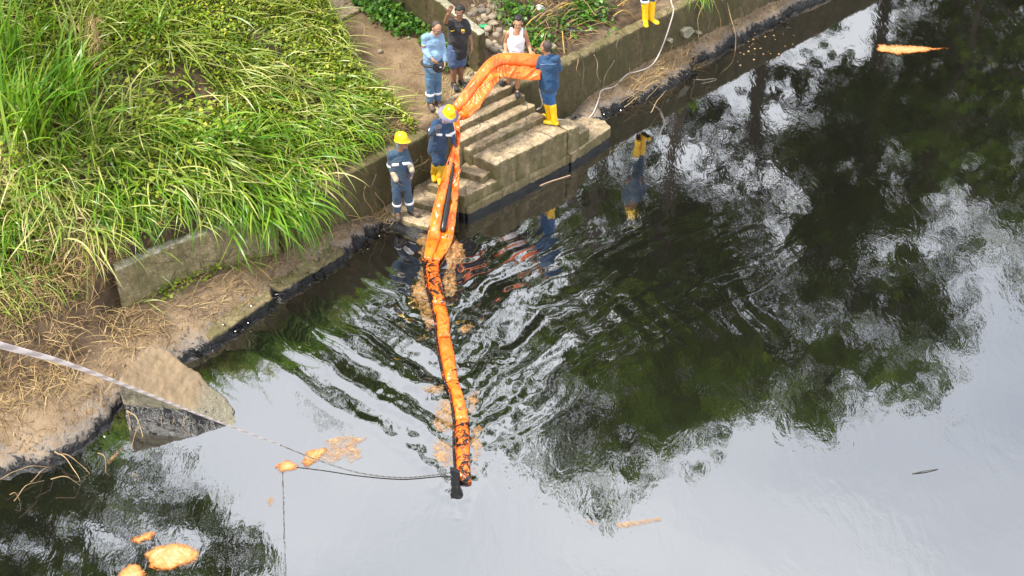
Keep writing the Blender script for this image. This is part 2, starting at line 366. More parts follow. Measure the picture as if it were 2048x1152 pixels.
def boomfab(nm, stain, oil_z=None, rough=.42):
    t = MT(nm); c = t.ramp(t.noise(4, 6, .65), (.28, (.62, .085, .005)), (.5, (.82, .145, .009)), (.72, (.90, .24, .03))); c = t.mix(t.ramp(t.noise(13, 6, .75, None, .5), (.50, 0.0), (.68, .55)), c, (.30, .07, .012))
    s = t.noise(9, 6, .7, None, .6); o = t.ramp(s, (.60 - .24 * stain, 0.0), (.66 - .24 * stain, 1.0))
    o = t.math('MULTIPLY', o, 1.0 if stain > .05 else .25)
    c = t.mix(o, c, (.010, .008, .008)); t.set(Base_Color=c, Roughness=t.mix(o, (rough,) * 3, (.12,) * 3), Coat_Weight=.25, Coat_Roughness=.12)
    t.bump(t.noise(22, 4, .6, None, 1.2), .3, .015); M[nm] = t.m
boomfab('boom_clean', 0.0); boomfab('boom_spotted', .17, rough=.3); boomfab('boom_oily', .56, rough=.2); boomfab('boom_black', .95, rough=.2)
def twisted(nm, a, b, rough=.7):
    t = MT(nm); wv = t.n('ShaderNodeTexWave', wave_type='BANDS', bands_direction='DIAGONAL'); t.l(t.pos, wv.inputs['Vector']); wv.inputs['Scale'].default_value = 9
    wv.inputs['Distortion'].default_value = 1.0
    t.set(Base_Color=t.ramp(wv.outputs['Fac'], (.2, a), (.75, b)), Roughness=rough); M[nm] = t.m
twisted('rope_white', (.46, .38, .35), (.74, .64, .60)); twisted('rope_wet', (.045, .040, .036), (.11, .10, .09), .4); twisted('rope_grey', (.40, .34, .30), (.62, .55, .48))
t = MT('emulsion'); f = t.math('ADD', t.math('MULTIPLY', t.noise(8, 6, .72, None, 1.5), .8), t.math('SUBTRACT', t.math('MULTIPLY', t.attr('edge'), .26), .10)); c = t.ramp(f, (.28, (.27, .075, .010)), (.42, (.41, .155, .035)), (.55, (.46, .235, .09)), (.75, (.54, .40, .26)))
t.set(Base_Color=c, Roughness=.3, Alpha=t.ramp(t.math('ADD', t.math('MULTIPLY', t.attr('edge'), 1.0), t.math('MULTIPLY', t.math('SUBTRACT', t.noise(16, 6, .75, None, .8), .5), 1.5)), (.10, .0), (.55, 1.0))); t.bump(f, .25, .01); M['emulsion'] = t.m
t = MT('emulsion_thin'); f = t.noise(14, 6, .75, None, .8); c = t.ramp(f, (.30, (.16, .075, .02)), (.46, (.34, .175, .06)), (.7, (.50, .33, .17)))
t.set(Base_Color=c, Roughness=.16, Alpha=t.math('MULTIPLY', t.ramp(t.noise(11, 6, .72, t.scaled((1, .6, 1)), 1.2), (.36, .0), (.66, .9)), t.ramp(t.attr('edge'), (.0, 0.0), (.5, 1.0)))); t.bump(f, .25, .01); M['emulsion_thin'] = t.m
#PART2
plain('mud_cap', (.30, .215, .13), .75, .12, 4, .25, 20)
plain('straw_stalk', (.38, .28, .13), .7, .3, 9); plain('oil_black', (.006, .005, .005), .15, .2)
t = MT('silted_concrete'); f = t.noise(3.5, 6, .65); zz = t.math('ADD', t.z(), t.math('MULTIPLY', t.math('SUBTRACT', f, .5), .25)); si = t.ramp(zz, (.20, 0.0), (.27, 1.0))
peb = t.ramp(t.noise(48, 4, .7), (.35, (.09, .08, .055)), (.65, (.25, .22, .155))); silt = t.ramp(t.noise(2.4, 5, .6, t.scaled((4, 1, 1))), (.3, (.15, .102, .056)), (.7, (.25, .178, .104)))
t.set(Base_Color=t.mix(si, peb, silt), Roughness=t.mix(si, (.9,) * 3, (.6,) * 3)); t.bump(t.math('ADD', t.noise(48, 4, .7), t.math('MULTIPLY', si, .6)), .6, .025); M['silted_concrete'] = t.m
concrete('concrete_face', (.20, .155, .08), (.34, .27, .15), (.11, .10, .03), .6)
plain('clod', (.17, .115, .065), .95, .4, 8)
leafy('straw_grass', [(0, (.16, .24, .03)), (.4, (.30, .33, .07)), (.8, (.44, .36, .15)), (1, (.52, .42, .2))], .5, .25)
# ================================================================== SETTING
# ---- terrain
def axis(a, b, s, lo, hi):
    m = np.arange(a, b + 1e-6, s); l = []; x = a; st = s
    while x > lo: st *= 1.35; x -= st; l.append(x)
    r = []; x = b; st = s
    while x < hi: st *= 1.35; x += st; r.append(x)
    return np.concatenate([l[::-1], m, r])
gu = axis(-12.5, 10, .05, -75, 90); gv = axis(-1.7, 4.8, .045, -1.8, 110)
UU, VV = np.meshgrid(gu, gv, indexing='ij'); uf, vf = UU.ravel(), VV.ravel()
zf = terrain(uf, vf); nu, nv = len(gu), len(gv)
idx = np.arange(nu * nv).reshape(nu, nv)
quads = np.stack([idx[:-1, :-1], idx[1:, :-1], idx[1:, 1:], idx[:-1, 1:]], -1).reshape(-1, 4)
Vw = Wn(np.c_[uf, vf, zf])
pathm = masks(uf, vf); mudm = 1 - sstep(-.05, .35 , vf + .25 * noise(np.c_[uf * 1.2, vf * 1.2], 4) + .4 * (uf < -7.8))
rightm = sstep(.1, .4, uf) * .25
fc_u = uf[quads].mean(1); fc_v = vf[quads].mean(1); fp = pathm[quads].mean(1)
def ground_piece(name, sel):
    q = quads[sel]; used, inv = np.unique(q, return_inverse=True); q2 = inv.reshape(q.shape)
    o = mk(name, Vw[used], q2, M['terrain'], origin=(0, 0, 0)); o['kind'] = 'structure'
    for nm, arr in (('path', pathm), ('mud', mudm)):
        a = o.data.attributes.new(nm, 'FLOAT', 'POINT'); a.data.foreach_set('value', arr[used].astype(np.float32))
is_mud = fc_v < .1; is_path = (~is_mud) & (fp > .5)
ground_piece('mud_bank', is_mud); ground_piece('dirt_path', is_path); ground_piece('hillside', ~is_mud & ~is_path)

# ---- water: real waves round the boom, flat beyond
HEAD_Y = 13.6
def boom_x(y): return np.interp(y, [13.6, 14.6, 16.2, 17.4, 18.65, 19.5], [-.68, -.72, -.98, -1.12, -1.26, -1.30])
def wave(x, y):
    x = np.asarray(x, float); y = np.asarray(y, float); P2 = np.c_[x, y]
    s = y - HEAD_Y; d = x - boom_x(y); ad = np.abs(d); al = R(41)
    sr = np.sqrt(np.maximum(s + .35, 0) ** 2 + .05)
    warp = .16 * fbm(P2 * .9, 3, 21) + .05 * noise(P2 * 3.1, 33)
    adc = ad - .05 * np.minimum(ad, 5) ** 2; q = sr * math.sin(al) - adc * math.cos(al) + warp
    inside = sstep(-.02, .22, q) * (s > -.6)
    side = np.where(d > 0, 1.25, .95)
    fade = np.exp(-np.maximum(ad - .5, 0) / 3.0) * (1 - sstep(4.9, 7.2, s)) * (.55 + .45 * sstep(0, 1.5, s))
    lam = .50 + .05 * np.clip(q, 0, 3)
    h = .0128 * np.sin(2 * math.pi * q / lam) * np.exp(-q / 3.4) * inside * fade * side * (.65 + .5 * noise(P2 * np.array((.9, .9)), 17))
    q2 = q + .10 * fbm(P2 * 1.7, 2, 40)
    h += .0040 * np.sin(2 * math.pi * q2 / .27 + 1.6 * noise(P2 * 1.4, 8)) * inside * fade * sstep(.1, .5, q) * (.4 + .8 * np.maximum(0, noise(P2 * 1.1, 18)))
    cd = np.stack([s * math.sin(al) - ad * math.cos(al), (s * math.cos(al) + ad * math.sin(al)) * .45], 1)
    h += .0085 * fbm(cd * 2.7 + .5 * np.c_[noise(P2 * 1.5, 50), noise(P2 * 1.5, 51)], 2, 60) * inside * np.exp(-ad / 1.3) * (1 - sstep(5.0, 6.8, s))
    h += .0016 * fbm(P2 * np.array((15, 11)), 2, 66) * inside * np.exp(-ad / 1.4) * (1 - sstep(5.4, 6.6, s))
    h += .0050 * noise(P2 * np.array((9.5, 7.0)), 61) * inside * np.exp(-ad / .65) * (1 - sstep(5.4, 6.6, s))
    # weak swell that runs out to the right
    c0 = np.array((-.9, 15.9)); rr = np.hypot(x - c0[0], y - c0[1]) + .35 * fbm(P2 * .8, 2, 70)
    ang = np.arctan2(y - c0[1], x - c0[0])
    h += .0042 * np.sin(2 * math.pi * rr / .46) * sstep(1.2, 2.2, rr) * (1 - sstep(3.6, 6.2, rr)) * sstep(-.1, .3, ang) * (1 - sstep(.9, 1.3, ang)) * np.maximum(0, .35 + .8 * noise(P2 * .7, 71))
    h += .0018 * fbm(P2 * .75, 2, 80) * (.3 + .7 * (x < 5))
    for cx, cy in ((-.08, 13.95), (.02, 13.25)):
        r2 = np.hypot(x - cx, y - cy); h += .0012 * np.sin(2 * math.pi * r2 / .07) * np.exp(-(r2 / .16) ** 2)
    return h
wx = axis(-5.2, 7.6, .03, -110, 120); wy = axis(12.0, 23.8, .03, -60, 140)
XX, YY = np.meshgrid(wx, wy, indexing='ij'); wv_ = np.c_[XX.ravel(), YY.ravel(), wave(XX.ravel(), YY.ravel())]
wi = np.arange(len(wx) * len(wy)).reshape(len(wx), len(wy))
wq = np.stack([wi[:-1, :-1], wi[1:, :-1], wi[1:, 1:], wi[:-1, 1:]], -1).reshape(-1, 4)
mk('water', wv_, wq, M['water'], origin=(0, 0, 0))['kind'] = 'structure'

# ---- concrete: every piece one rounded, chipped block
def block(name, top_uvz, bottom, mt_top, mt_side, parent=None, voxel=.022, seed=0, chip=.014, bot=None, **tg):
    g = Geo(); g.prism(top_uvz, bottom, bot); V, F = fuse(g, voxel, 4)
    V = V + 0; n3 = np.c_[noise(V * 7, seed), noise(V * 7, seed + 1), noise(V * 7, seed + 2)] * chip * (.4 + 1.2 * np.maximum(0, noise(V * 2.3, seed + 6)))[:, None] + np.c_[noise(V * 22, seed + 3), noise(V * 22, seed + 4), noise(V * 22, seed + 5)] * chip * .5
    V = Wn(V + n3)
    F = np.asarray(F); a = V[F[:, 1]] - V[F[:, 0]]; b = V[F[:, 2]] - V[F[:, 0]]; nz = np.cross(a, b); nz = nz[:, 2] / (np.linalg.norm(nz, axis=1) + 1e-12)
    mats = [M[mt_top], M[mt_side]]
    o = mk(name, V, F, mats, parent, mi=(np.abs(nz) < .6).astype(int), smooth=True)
    if tg: tag(o, **tg)
    return o
stairs = empty('concrete_stairs', W(-.6, -.6, 0), 'weathered concrete stairs stepping down from the dirt path to the black water', 'stairs')
tr, ri = 'concrete_tread', 'concrete_riser'
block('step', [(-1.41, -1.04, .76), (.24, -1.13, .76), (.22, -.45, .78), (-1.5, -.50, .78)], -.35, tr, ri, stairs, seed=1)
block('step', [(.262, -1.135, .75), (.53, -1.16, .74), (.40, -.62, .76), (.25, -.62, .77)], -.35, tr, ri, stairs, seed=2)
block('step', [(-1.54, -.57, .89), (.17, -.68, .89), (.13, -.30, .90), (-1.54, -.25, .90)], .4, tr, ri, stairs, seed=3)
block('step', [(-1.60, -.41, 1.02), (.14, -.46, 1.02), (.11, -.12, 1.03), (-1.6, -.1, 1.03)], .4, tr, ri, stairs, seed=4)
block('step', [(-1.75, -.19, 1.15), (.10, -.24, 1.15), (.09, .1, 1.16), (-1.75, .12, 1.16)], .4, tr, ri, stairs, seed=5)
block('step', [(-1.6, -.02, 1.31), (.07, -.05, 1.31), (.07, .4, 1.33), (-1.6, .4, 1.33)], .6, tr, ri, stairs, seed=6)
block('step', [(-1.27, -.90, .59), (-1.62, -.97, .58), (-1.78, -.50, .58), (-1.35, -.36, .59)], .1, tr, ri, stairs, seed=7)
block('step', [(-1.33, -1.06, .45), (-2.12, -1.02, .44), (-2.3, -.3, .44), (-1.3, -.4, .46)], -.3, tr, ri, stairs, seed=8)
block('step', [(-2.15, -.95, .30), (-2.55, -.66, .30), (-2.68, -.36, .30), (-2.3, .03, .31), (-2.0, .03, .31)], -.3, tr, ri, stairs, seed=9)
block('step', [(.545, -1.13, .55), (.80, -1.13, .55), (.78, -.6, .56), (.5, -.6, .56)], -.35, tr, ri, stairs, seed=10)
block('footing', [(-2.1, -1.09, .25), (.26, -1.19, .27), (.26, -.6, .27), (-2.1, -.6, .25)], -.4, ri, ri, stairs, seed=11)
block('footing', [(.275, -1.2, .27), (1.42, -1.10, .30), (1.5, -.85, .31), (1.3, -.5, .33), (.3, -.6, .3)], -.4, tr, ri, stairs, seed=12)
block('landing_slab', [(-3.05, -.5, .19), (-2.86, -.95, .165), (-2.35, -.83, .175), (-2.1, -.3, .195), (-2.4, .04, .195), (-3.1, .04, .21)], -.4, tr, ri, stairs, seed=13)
cw = 'concrete_wall'
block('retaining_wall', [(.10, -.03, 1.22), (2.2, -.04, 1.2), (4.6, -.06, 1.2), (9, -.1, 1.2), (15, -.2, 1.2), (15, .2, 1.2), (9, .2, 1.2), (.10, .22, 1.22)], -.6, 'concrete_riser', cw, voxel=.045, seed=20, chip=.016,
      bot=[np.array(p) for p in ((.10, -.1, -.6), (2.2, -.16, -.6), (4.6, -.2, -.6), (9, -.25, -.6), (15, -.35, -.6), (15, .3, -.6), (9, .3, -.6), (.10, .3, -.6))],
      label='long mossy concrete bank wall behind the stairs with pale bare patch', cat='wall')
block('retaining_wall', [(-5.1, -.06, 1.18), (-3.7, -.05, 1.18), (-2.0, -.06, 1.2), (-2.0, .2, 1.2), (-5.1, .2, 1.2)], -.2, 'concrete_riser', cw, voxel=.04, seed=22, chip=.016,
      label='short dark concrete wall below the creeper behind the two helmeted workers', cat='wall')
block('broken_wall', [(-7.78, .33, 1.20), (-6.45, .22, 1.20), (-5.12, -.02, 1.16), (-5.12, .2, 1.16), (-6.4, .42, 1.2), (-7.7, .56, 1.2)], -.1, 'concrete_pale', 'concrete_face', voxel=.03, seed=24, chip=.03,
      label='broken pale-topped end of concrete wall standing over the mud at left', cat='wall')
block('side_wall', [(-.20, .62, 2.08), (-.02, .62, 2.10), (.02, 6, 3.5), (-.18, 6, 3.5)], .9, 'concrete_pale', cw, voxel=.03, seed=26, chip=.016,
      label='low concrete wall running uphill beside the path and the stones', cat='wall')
g = Geo()
top = [to_uv(spot(*p)) + (p[2],) for p in ((234, 762, .70), (262, 726, .64), (300, 690, .54), (340, 702, .46), (368, 728, .40), (398, 744, .30), (424, 774, .20), (452, 792, .10), (468, 818, .03), (477, 858, -.03), (440, 846, .05), (380, 824, .24), (310, 795, .46))]
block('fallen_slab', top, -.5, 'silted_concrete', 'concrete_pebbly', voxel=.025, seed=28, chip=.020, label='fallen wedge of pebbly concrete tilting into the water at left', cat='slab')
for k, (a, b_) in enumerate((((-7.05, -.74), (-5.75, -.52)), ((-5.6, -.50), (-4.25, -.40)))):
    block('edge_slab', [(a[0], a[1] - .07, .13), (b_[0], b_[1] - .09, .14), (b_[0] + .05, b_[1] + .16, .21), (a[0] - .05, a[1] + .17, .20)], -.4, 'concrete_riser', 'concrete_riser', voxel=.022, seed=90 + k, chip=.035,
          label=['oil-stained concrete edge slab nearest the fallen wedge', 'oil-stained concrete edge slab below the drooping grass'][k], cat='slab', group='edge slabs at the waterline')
# pale repair patch where the moss has come off the long wall
for k, pts in enumerate(([(1364, 62), (1374, 56), (1382, 54), (1387, 62), (1381, 68), (1374, 76), (1366, 74)], [(1390, 62), (1400, 62), (1402, 67), (1392, 67)], [(1336, 82), (1344, 77), (1342, 86)])):
    g = Geo(); c = [spot_v(x, y, -.155) for x, y in pts]; n = np.array((ST, -CT, 0))
    g.add([p + n * .03 for p in c] + [p - n * .12 for p in c], [tuple(range(len(c)))[::-1]] + [(i, (i + 1) % len(c), (i + 1) % len(c) + len(c), i + len(c)) for i in range(len(c))])
    tag(g.obj('plaster_patch', M['concrete_pale'], smooth=False), 'pale plaster scab on the mossy bank wall, ' + ['largest of three', 'small one uphill of the largest', 'small one nearest the hanging rope'][k], 'plaster', 'plaster scabs on the wall')
#PART3
# ================================================================== PEOPLE
def nrm(v): v = np.asarray(v, float); return v / (np.linalg.norm(v) + 1e-9)
Z3 = np.array((0, 0, 1.0))
def lerp(a, b, t): return np.asarray(a) * (1 - t) + np.asarray(b) * t
def hand_geo(g, wr, tip, palm_n, size=1.0, curl=.5, thumb=1):
    d = nrm(tip - wr); n = nrm(palm_n - d * np.dot(palm_n, d)); sd = np.cross(d, n)
    g.cap(wr - d * .01, wr + d * .085 * size, .027 * size, .038 * size, side=sd, flat=.5)
    for k, (o, ln) in enumerate(((-.029, .070), (-.010, .080), (.010, .076), (.028, .060))):
        b = wr + d * .085 * size + sd * o * size
        m = b + (d * math.cos(curl * .5) + n * math.sin(curl * .5)) * ln * .55 * size
        e = m + (d * math.cos(curl * 1.5) + n * math.sin(curl * 1.5)) * ln * .5 * size
        g.cap(b - d * .02, m, .0095 * size, .009 * size, seg=8, hem=3); g.cap(m, e, .009 * size, .0075 * size, seg=8, hem=3)
    b = wr + d * .03 * size + sd * -.03 * size * thumb; m = b + (d * .7 - sd * thumb * .6 + n * .3) * .045 * size; e = m + (d * .9 - sd * thumb * .1 + n * .3) * .035 * size
    g.cap(b, m, .013 * size, .011 * size, seg=8, hem=3); g.cap(m, e, .011 * size, .008 * size, seg=8, hem=3)
def person(label, Y, J, face, skin, up, low, feet, group=None, hat=None, hair='hair', spec=False, gloves=None, seed=0, belly=.0, ground=None, build=1.0, headscale=1.0):
    """J: joints as (px, py, dy): survey points on the vertical plane at distance Y+dy"""
    j = {k: spot_y(v[0], v[1], Y + v[2]) for k, v in J.items() if k[:4] not in ('palm', 'curl')}
    base = (lerp(j['anl'], j['anr'], .5)); base[2] = ground
    root = empty('person', base, label, 'person', group)
    f = nrm(face); fs = nrm(np.cross(f, Z3)); fu = np.cross(fs, f)
    side = nrm(j['shr'] - j['shl']); sc = lerp(j['shl'], j['shr'], .5); hc = lerp(j['hil'], j['hir'], .5)
    spine = nrm(hc - sc); fwd = nrm(np.cross(side, spine))           # fwd: chest side when shl is image-left and the person faces us
    if np.dot(fwd, face) < 0: fwd = -fwd
    B = build
    # ---- the body, one skin
    g = Geo(); hd = j['head']; hs = headscale
    ax = (fs, f, fu)
    g.ell(hd + fu * .03 * hs - f * .012, ax, (.074 * hs, .094 * hs, .088 * hs)); g.ell(hd - fu * .045 * hs + f * .022, ax, (.056 * hs, .062 * hs, .070 * hs))
    g.ell(hd + f * .088 * hs - fu * .02, ax, (.013, .022, .022)); g.ell(hd + f * .075 - fu * .085, ax, (.026, .02, .02))
    g.ell(hd + f * .078 * hs + fu * .022, ax, (.042, .012, .010)); g.ell(hd + f * .076 - fu * .052, ax, (.022, .014, .011))
    for s in (-1, 1): g.ell(hd + fs * s * .077 * hs - f * .005 - fu * .005, ax, (.010, .020, .032)); g.ell(hd + fs * s * .034 + f * .07 - fu * .02, ax, (.02, .016, .018))
    nk = lerp(sc, hd, .18); g.cap(nk - spine * -.02, hd - fu * .05 - f * .015, .056 * B, .052)
    g.cap(j['shl'], j['shr'], .055 * B, .055 * B); g.cap(lerp(sc, hc, .2), lerp(sc, hc, .55), .150 * B, .135 * B, side=side, flat=.64)
    g.cap(lerp(sc, hc, .55), hc, .135 * B, .145 * B, side=side, flat=.7); g.cap(sc + Z3 * .03, lerp(sc, hc, .15), .09 * B, .12 * B, side=side, flat=.6)
    for q in 'lr':
        sh, el, wr, ha = j['sh' + q], j['el' + q], j['wr' + q], j['ha' + q]
        g.cap(sh, lerp(sh, el, .45), .052 * B, .047 * B); g.cap(lerp(sh, el, .45), el, .047 * B, .038 * B); g.cap(el, lerp(el, wr, .35), .039 * B, .040 * B); g.cap(lerp(el, wr, .35), wr, .040 * B, .026 * B)
        tip = wr + nrm(ha - wr) * .17; j['ha' + q] = tip
        pn = J.get('palm' + q); pn = np.array(pn[:3]) if pn is not None else -fwd * .2 + (side if q == 'l' else -side)
        j['pn' + q] = pn; hand_geo(g, wr, tip, pn, 1.06, J.get('curl' + q, .6), 1 if q == 'l' else -1)
        hi, kn, an, to = j['hi' + q], j['kn' + q], j['an' + q], j['to' + q]
        g.cap(hi, kn, .078 * B, .052 * B); g.cap(kn, lerp(kn, an, .35), .052 * B, .055 * B); g.cap(lerp(kn, an, .35), an, .055 * B, .036)
        gz = feet.get('z' + q, ground); fd = to - an; fd[2] = 0; fd = nrm(fd); g.cap(np.array((an[0], an[1], gz + .06)), np.array((*(an + fd * .13)[:2], gz + .045)), .032, .026); g.cap(an, np.array((an[0], an[1], gz + .06)), .036, .034)
    V, F = fuse(g, .0075, 2); o = mk('body', V, F, M[skin], root)
    # ---- face and hair
    for s in (-1, 1):
        e = Geo(); e.ell(hd + fs * s * .031 * hs + f * .0815 * hs + fu * .002, ax, (.0095, .005, .005), 8, 5); e.obj('eye', M['eye_white'], o)
        e = Geo(); e.ell(hd + fs * s * .031 * hs + f * .0875 * hs + fu * .003, ax, (.0045, .004, .005), 8, 5); e.obj('pupil', M['hair'], o)
        e = Geo(); e.cap(hd + fs * s * .014 + f * .092 * hs + fu * .024, hd + fs * s * .050 + f * .079 * hs + fu * .026, .0038, .0028, seg=6, hem=3); e.obj('eyebrow', M['hair'], o)
    e = Geo(); e.cap(hd - fs * .021 + f * .085 * hs - fu * .053, hd + fs * .021 + f * .085 * hs - fu * .053, .0065, .0065, seg=8, hem=3); e.obj('mouth', M['lip'], o)
    if hair:
        e = Geo(); k = 1.0 if hair == 'hair_cropped' else 1.07
        e.ell(hd + fu * .043 * hs - f * .026, ax, (.078 * hs * k, .087 * hs * k, .083 * hs * k)); e.ell(hd + fu * .0 - f * .05, ax, (.068 * hs, .058 * hs, .07 * hs))
        if hair == 'hair': e.ell(hd + fu * .10 * hs + f * .02, ax, (.055, .05, .028))
        V, F = fuse(e, .008, 1, [(38, .012), (80, .006)] if hair == 'hair' else None); mk('hair', V, F, M[hair], root)
    if spec:
        e = Geo()
        for s in (-1, 1):
            c = hd + fs * s * .032 + f * .105 + fu * .002; an = np.linspace(0, 2 * math.pi, 15); e.tube([c + fs * .022 * math.cos(a) + fu * .016 * math.sin(a) for a in an], .003, 5)
            e.tube([hd + fs * s * .056 + f * .10 + fu * .006, hd + fs * s * .082 + f * .0 + fu * .006], .003, 5)
        e.tube([hd - fs * .01 + f * .106, hd + fs * .01 + f * .106], .003, 5); e.obj('spectacles', M['spectacles'], root)
    # ---- clothes
    def stripe(p0, p1, t, r, w=.045, flat=1.0, sd=None, parent=None):
        a = lerp(p0, p1, t); dd = nrm(p1 - p0); s2 = Geo(); n = 18; sdv = sd if sd is not None else np.array((1, .1, .1)); e1 = nrm(sdv - dd * np.dot(sdv, dd)); e2 = np.cross(dd, e1); an = np.linspace(0, 2 * math.pi, n, endpoint=False); Vs = []
        for off, rr in ((-w / 2, r - .012), (-w / 2, r), (w / 2, r), (w / 2, r - .012)): Vs.append(a + dd * off + np.outer(np.cos(an) * rr, e1) + np.outer(np.sin(an) * rr * flat, e2))
        s2.add(np.concatenate(Vs), [(k * n + i, k * n + (i + 1) % n, ((k + 1) % 4) * n + (i + 1) % n, ((k + 1) % 4) * n + i) for k in range(4) for i in range(n)])
        s2.obj('reflective_stripe', M['stripe'], parent)
    wr_ = [(np.array((9., 9, 16)), .010), (np.array((22., 22, 34)), .006)]
    g = Geo(); mat, sl, hem = up['mat'], up.get('sleeve', 1.0), up.get('hem', .06)
    bottom = hc - spine * -hem
    if up.get('vest'):
        ch = lerp(sc, hc, .24); g.cap(lerp(sc, hc, .14), ch, .105 * B, .150 * B, side=side, flat=.66); g.cap(ch, lerp(sc, hc, .6), .160 * B, .147 * B, side=side, flat=.69); g.cap(lerp(sc, hc, .6), bottom, .147 * B, .155 * B, side=side, flat=.74)
        for s in (-1, 1):
            a = sc + side * s * .085 + Z3 * .052; g.cap(ch + side * s * .085 + fwd * .075 - spine * .04, a + fwd * .035, .036, .030, side=side, flat=.6); g.cap(a + fwd * .035, a - fwd * .045, .03, .03); g.cap(a - fwd * .045, ch + side * s * .08 - fwd * .07, .03, .04, side=side, flat=.6)
        wr_ = [(np.array((9., 9, 16)), .005), (np.array((22., 22, 34)), .003)]
    else:
        g.cap(sc + Z3 * .01, lerp(sc, hc, .2), .105 * B, .16 * B, side=side, flat=.66); g.cap(lerp(sc, hc, .18), lerp(sc, hc, .6), .168 * B, .158 * B, side=side, flat=.70)
        g.cap(lerp(sc, hc, .6), bottom, .158 * B, .170 * B, side=side, flat=.76); g.cap(j['shl'], j['shr'], .068 * B, .068 * B); g.cap(lerp(sc, hd, .05), lerp(sc, hd, .20), .078 * B, .066 * B)
        if up.get('collar'): g.cap(lerp(sc, hd, .18) - fwd * .015, lerp(sc, hd, .28) - fwd * .02, .066, .064)
        for q in 'lr':
            sh, el, wr = j['sh' + q], j['el' + q], j['wr' + q]
            if sl <= .5: g.cap(sh, lerp(sh, el, sl * 2 * .9), .066 * B, .064 * B)
            else: g.cap(sh, el, .067 * B, .056 * B); g.cap(el, lerp(el, wr, (sl - .5) * 2), .056 * B, .044 * B)
        if belly: c = lerp(sc, hc, .62) + fwd * .055; g.ell(c, (side, fwd, -spine), (.14 * B, belly, .15))
    V, F = fuse(g, .011, 3, wr_, seed); shirt = mk(up['name'], V, F, M[mat], root)
    for (a, b, t, r) in up.get('stripes', ()): stripe(j[a], j[b], t, r * B, parent=shirt)
    for s in up.get('chest', ()):                                      # reflective tape over a chest pocket
        c = lerp(sc, hc, .24) + side * s * .092 + fwd * (.128 * B); q = Geo(); q.box(c, (side, spine, nrm(fwd + side * s * .35)), (.058, .019, .016)); q.obj('reflective_stripe', M['stripe'], shirt)
    g = Geo(); cut = low.get('cut', .96)
    g.cap(j['hil'] + spine * -.06, j['hir'] + spine * -.06, .098 * B, .098 * B); g.cap(lerp(sc, hc, .78), hc, .142 * B, .150 * B, side=side, flat=.72); w = low.get('w', 1.0)
    for q in 'lr':
        hi, kn, an = j['hi' + q], j['kn' + q], j['an' + q]
        if cut <= .5: g.cap(hi, lerp(hi, kn, cut * 2), .100 * B * w, .088 * B * w)
        else: g.cap(hi, kn, .096 * B * w, .072 * B * w); e2 = lerp(kn, an, (cut - .5) * 2); g.cap(kn, lerp(kn, e2, .5), .072 * w, .070 * w); g.cap(lerp(kn, e2, .5), e2, .070 * w, .064 * w)
    V, F = fuse(g, .011, 3, [(np.array((10., 10, 13)), .009), (np.array((24., 24, 40)), .006)], seed + 30); tro = mk(low['name'], V, F, M[low['mat']], root)
    for (a, b, t, r) in low.get('stripes', ()): stripe(j[a], j[b], t, r, parent=tro)
    for q in 'lr':
        an, to, kn = j['an' + q], j['to' + q], j['kn' + q]; g = Geo(); d = to - an; d[2] = 0; d = nrm(d); sx = np.cross(d, Z3); gz = feet.get('z' + q, ground)
        hl = an + d * -.035; hl[2] = gz + .042; tp = hl + d * .20; tp[2] = gz + .038
        if feet['kind'] == 'boot':
            tb = lerp(an, kn, feet.get('h', .62)); g.cap(np.array((an[0], an[1], gz + .06)), lerp(an, tb, .5), .058, .062); g.cap(lerp(an, tb, .5), tb, .064, .075); g.cap(hl, tp, .050, .046, side=sx, flat=.85)
        else:
            g.cap(hl, tp, .047, .043, side=sx, flat=.85); g.cap(hl + Z3 * .02 + d * .03, np.array((an[0], an[1], gz + feet.get('h', .10))), .05, .045)
        V, F = fuse(g, .009, 3, [(20, .004)], seed); V[:, 2] = np.maximum(V[:, 2], gz + .004); bt = mk(feet['name'], V, F, M[feet['mat']], root)
        sg = Geo(); sg.cap(hl + Z3 * -.028, tp + Z3 * -.026, .052, .048, side=sx, flat=.28); sg.obj('sole', M[feet.get('sole', 'rubber_black')], bt)
    if gloves:
        for q in 'lr':
            wr, tip = j['wr' + q], j['ha' + q]; g = Geo(); hand_geo(g, wr, tip, j['pn' + q], 1.22, .6, 1 if q == 'l' else -1); V, F = fuse(g, .009, 2); gl = mk('glove', V, F, M['glove_dark'], root)
            if gloves == 'cuff': d = nrm(wr - j['el' + q]); c = Geo(); c.cap(wr - d * .09, wr + d * .03, .058, .046); V, F = fuse(c, .01, 2, [(20, .004)]); mk('cuff', V, F, M['glove_cuff'], gl)
    if hat:
        hb = hd + fu * .062; HS = .86; g = Geo(); n = 28; an = np.linspace(0, 2 * math.pi, n, endpoint=False); Vs = []
        prof = [(1.0, 0), (1.0, .02), (.97, .05), (.88, .085), (.70, .112), (.42, .128), (.12, .133)]
        ridge = lambda x, y: .010 * math.exp(-(x / .035) ** 2)
        for rr, h in prof:
            for a in an:
                x, y = math.cos(a) * .108 * rr * HS, math.sin(a) * .128 * rr * HS - .005
                Vs.append(hb + fs * x + f * y + fu * (h * .92 + (ridge(x, y) if h > .04 else 0)))
        Fs = [(k * n + i, k * n + (i + 1) % n, (k + 1) * n + (i + 1) % n, (k + 1) * n + i) for k in range(len(prof) - 1) for i in range(n)] + [tuple((len(prof) - 1) * n + i for i in range(n))]
        g.add(Vs, Fs); ho = g.obj('hard_hat', M['helmet_yellow'], root)
        b = Geo(); Vs = []
        for rr, h in ((.97, .012), (1.0, .0), (1.16, -.012), (1.17, -.018), (1.0, -.008), (.95, .0)):
            for a in an:
                fr = max(0, math.sin(a)) ** 2; x, y = math.cos(a) * .110 * HS * (1 + (rr - 1) * (.75 + .2 * fr)), math.sin(a) * .130 * HS * (1 + (rr - 1) * (.6 + 1.6 * fr)) - .005
                Vs.append(hb + fs * x + f * y + fu * (h - (.014 * fr if rr > 1 else 0)))
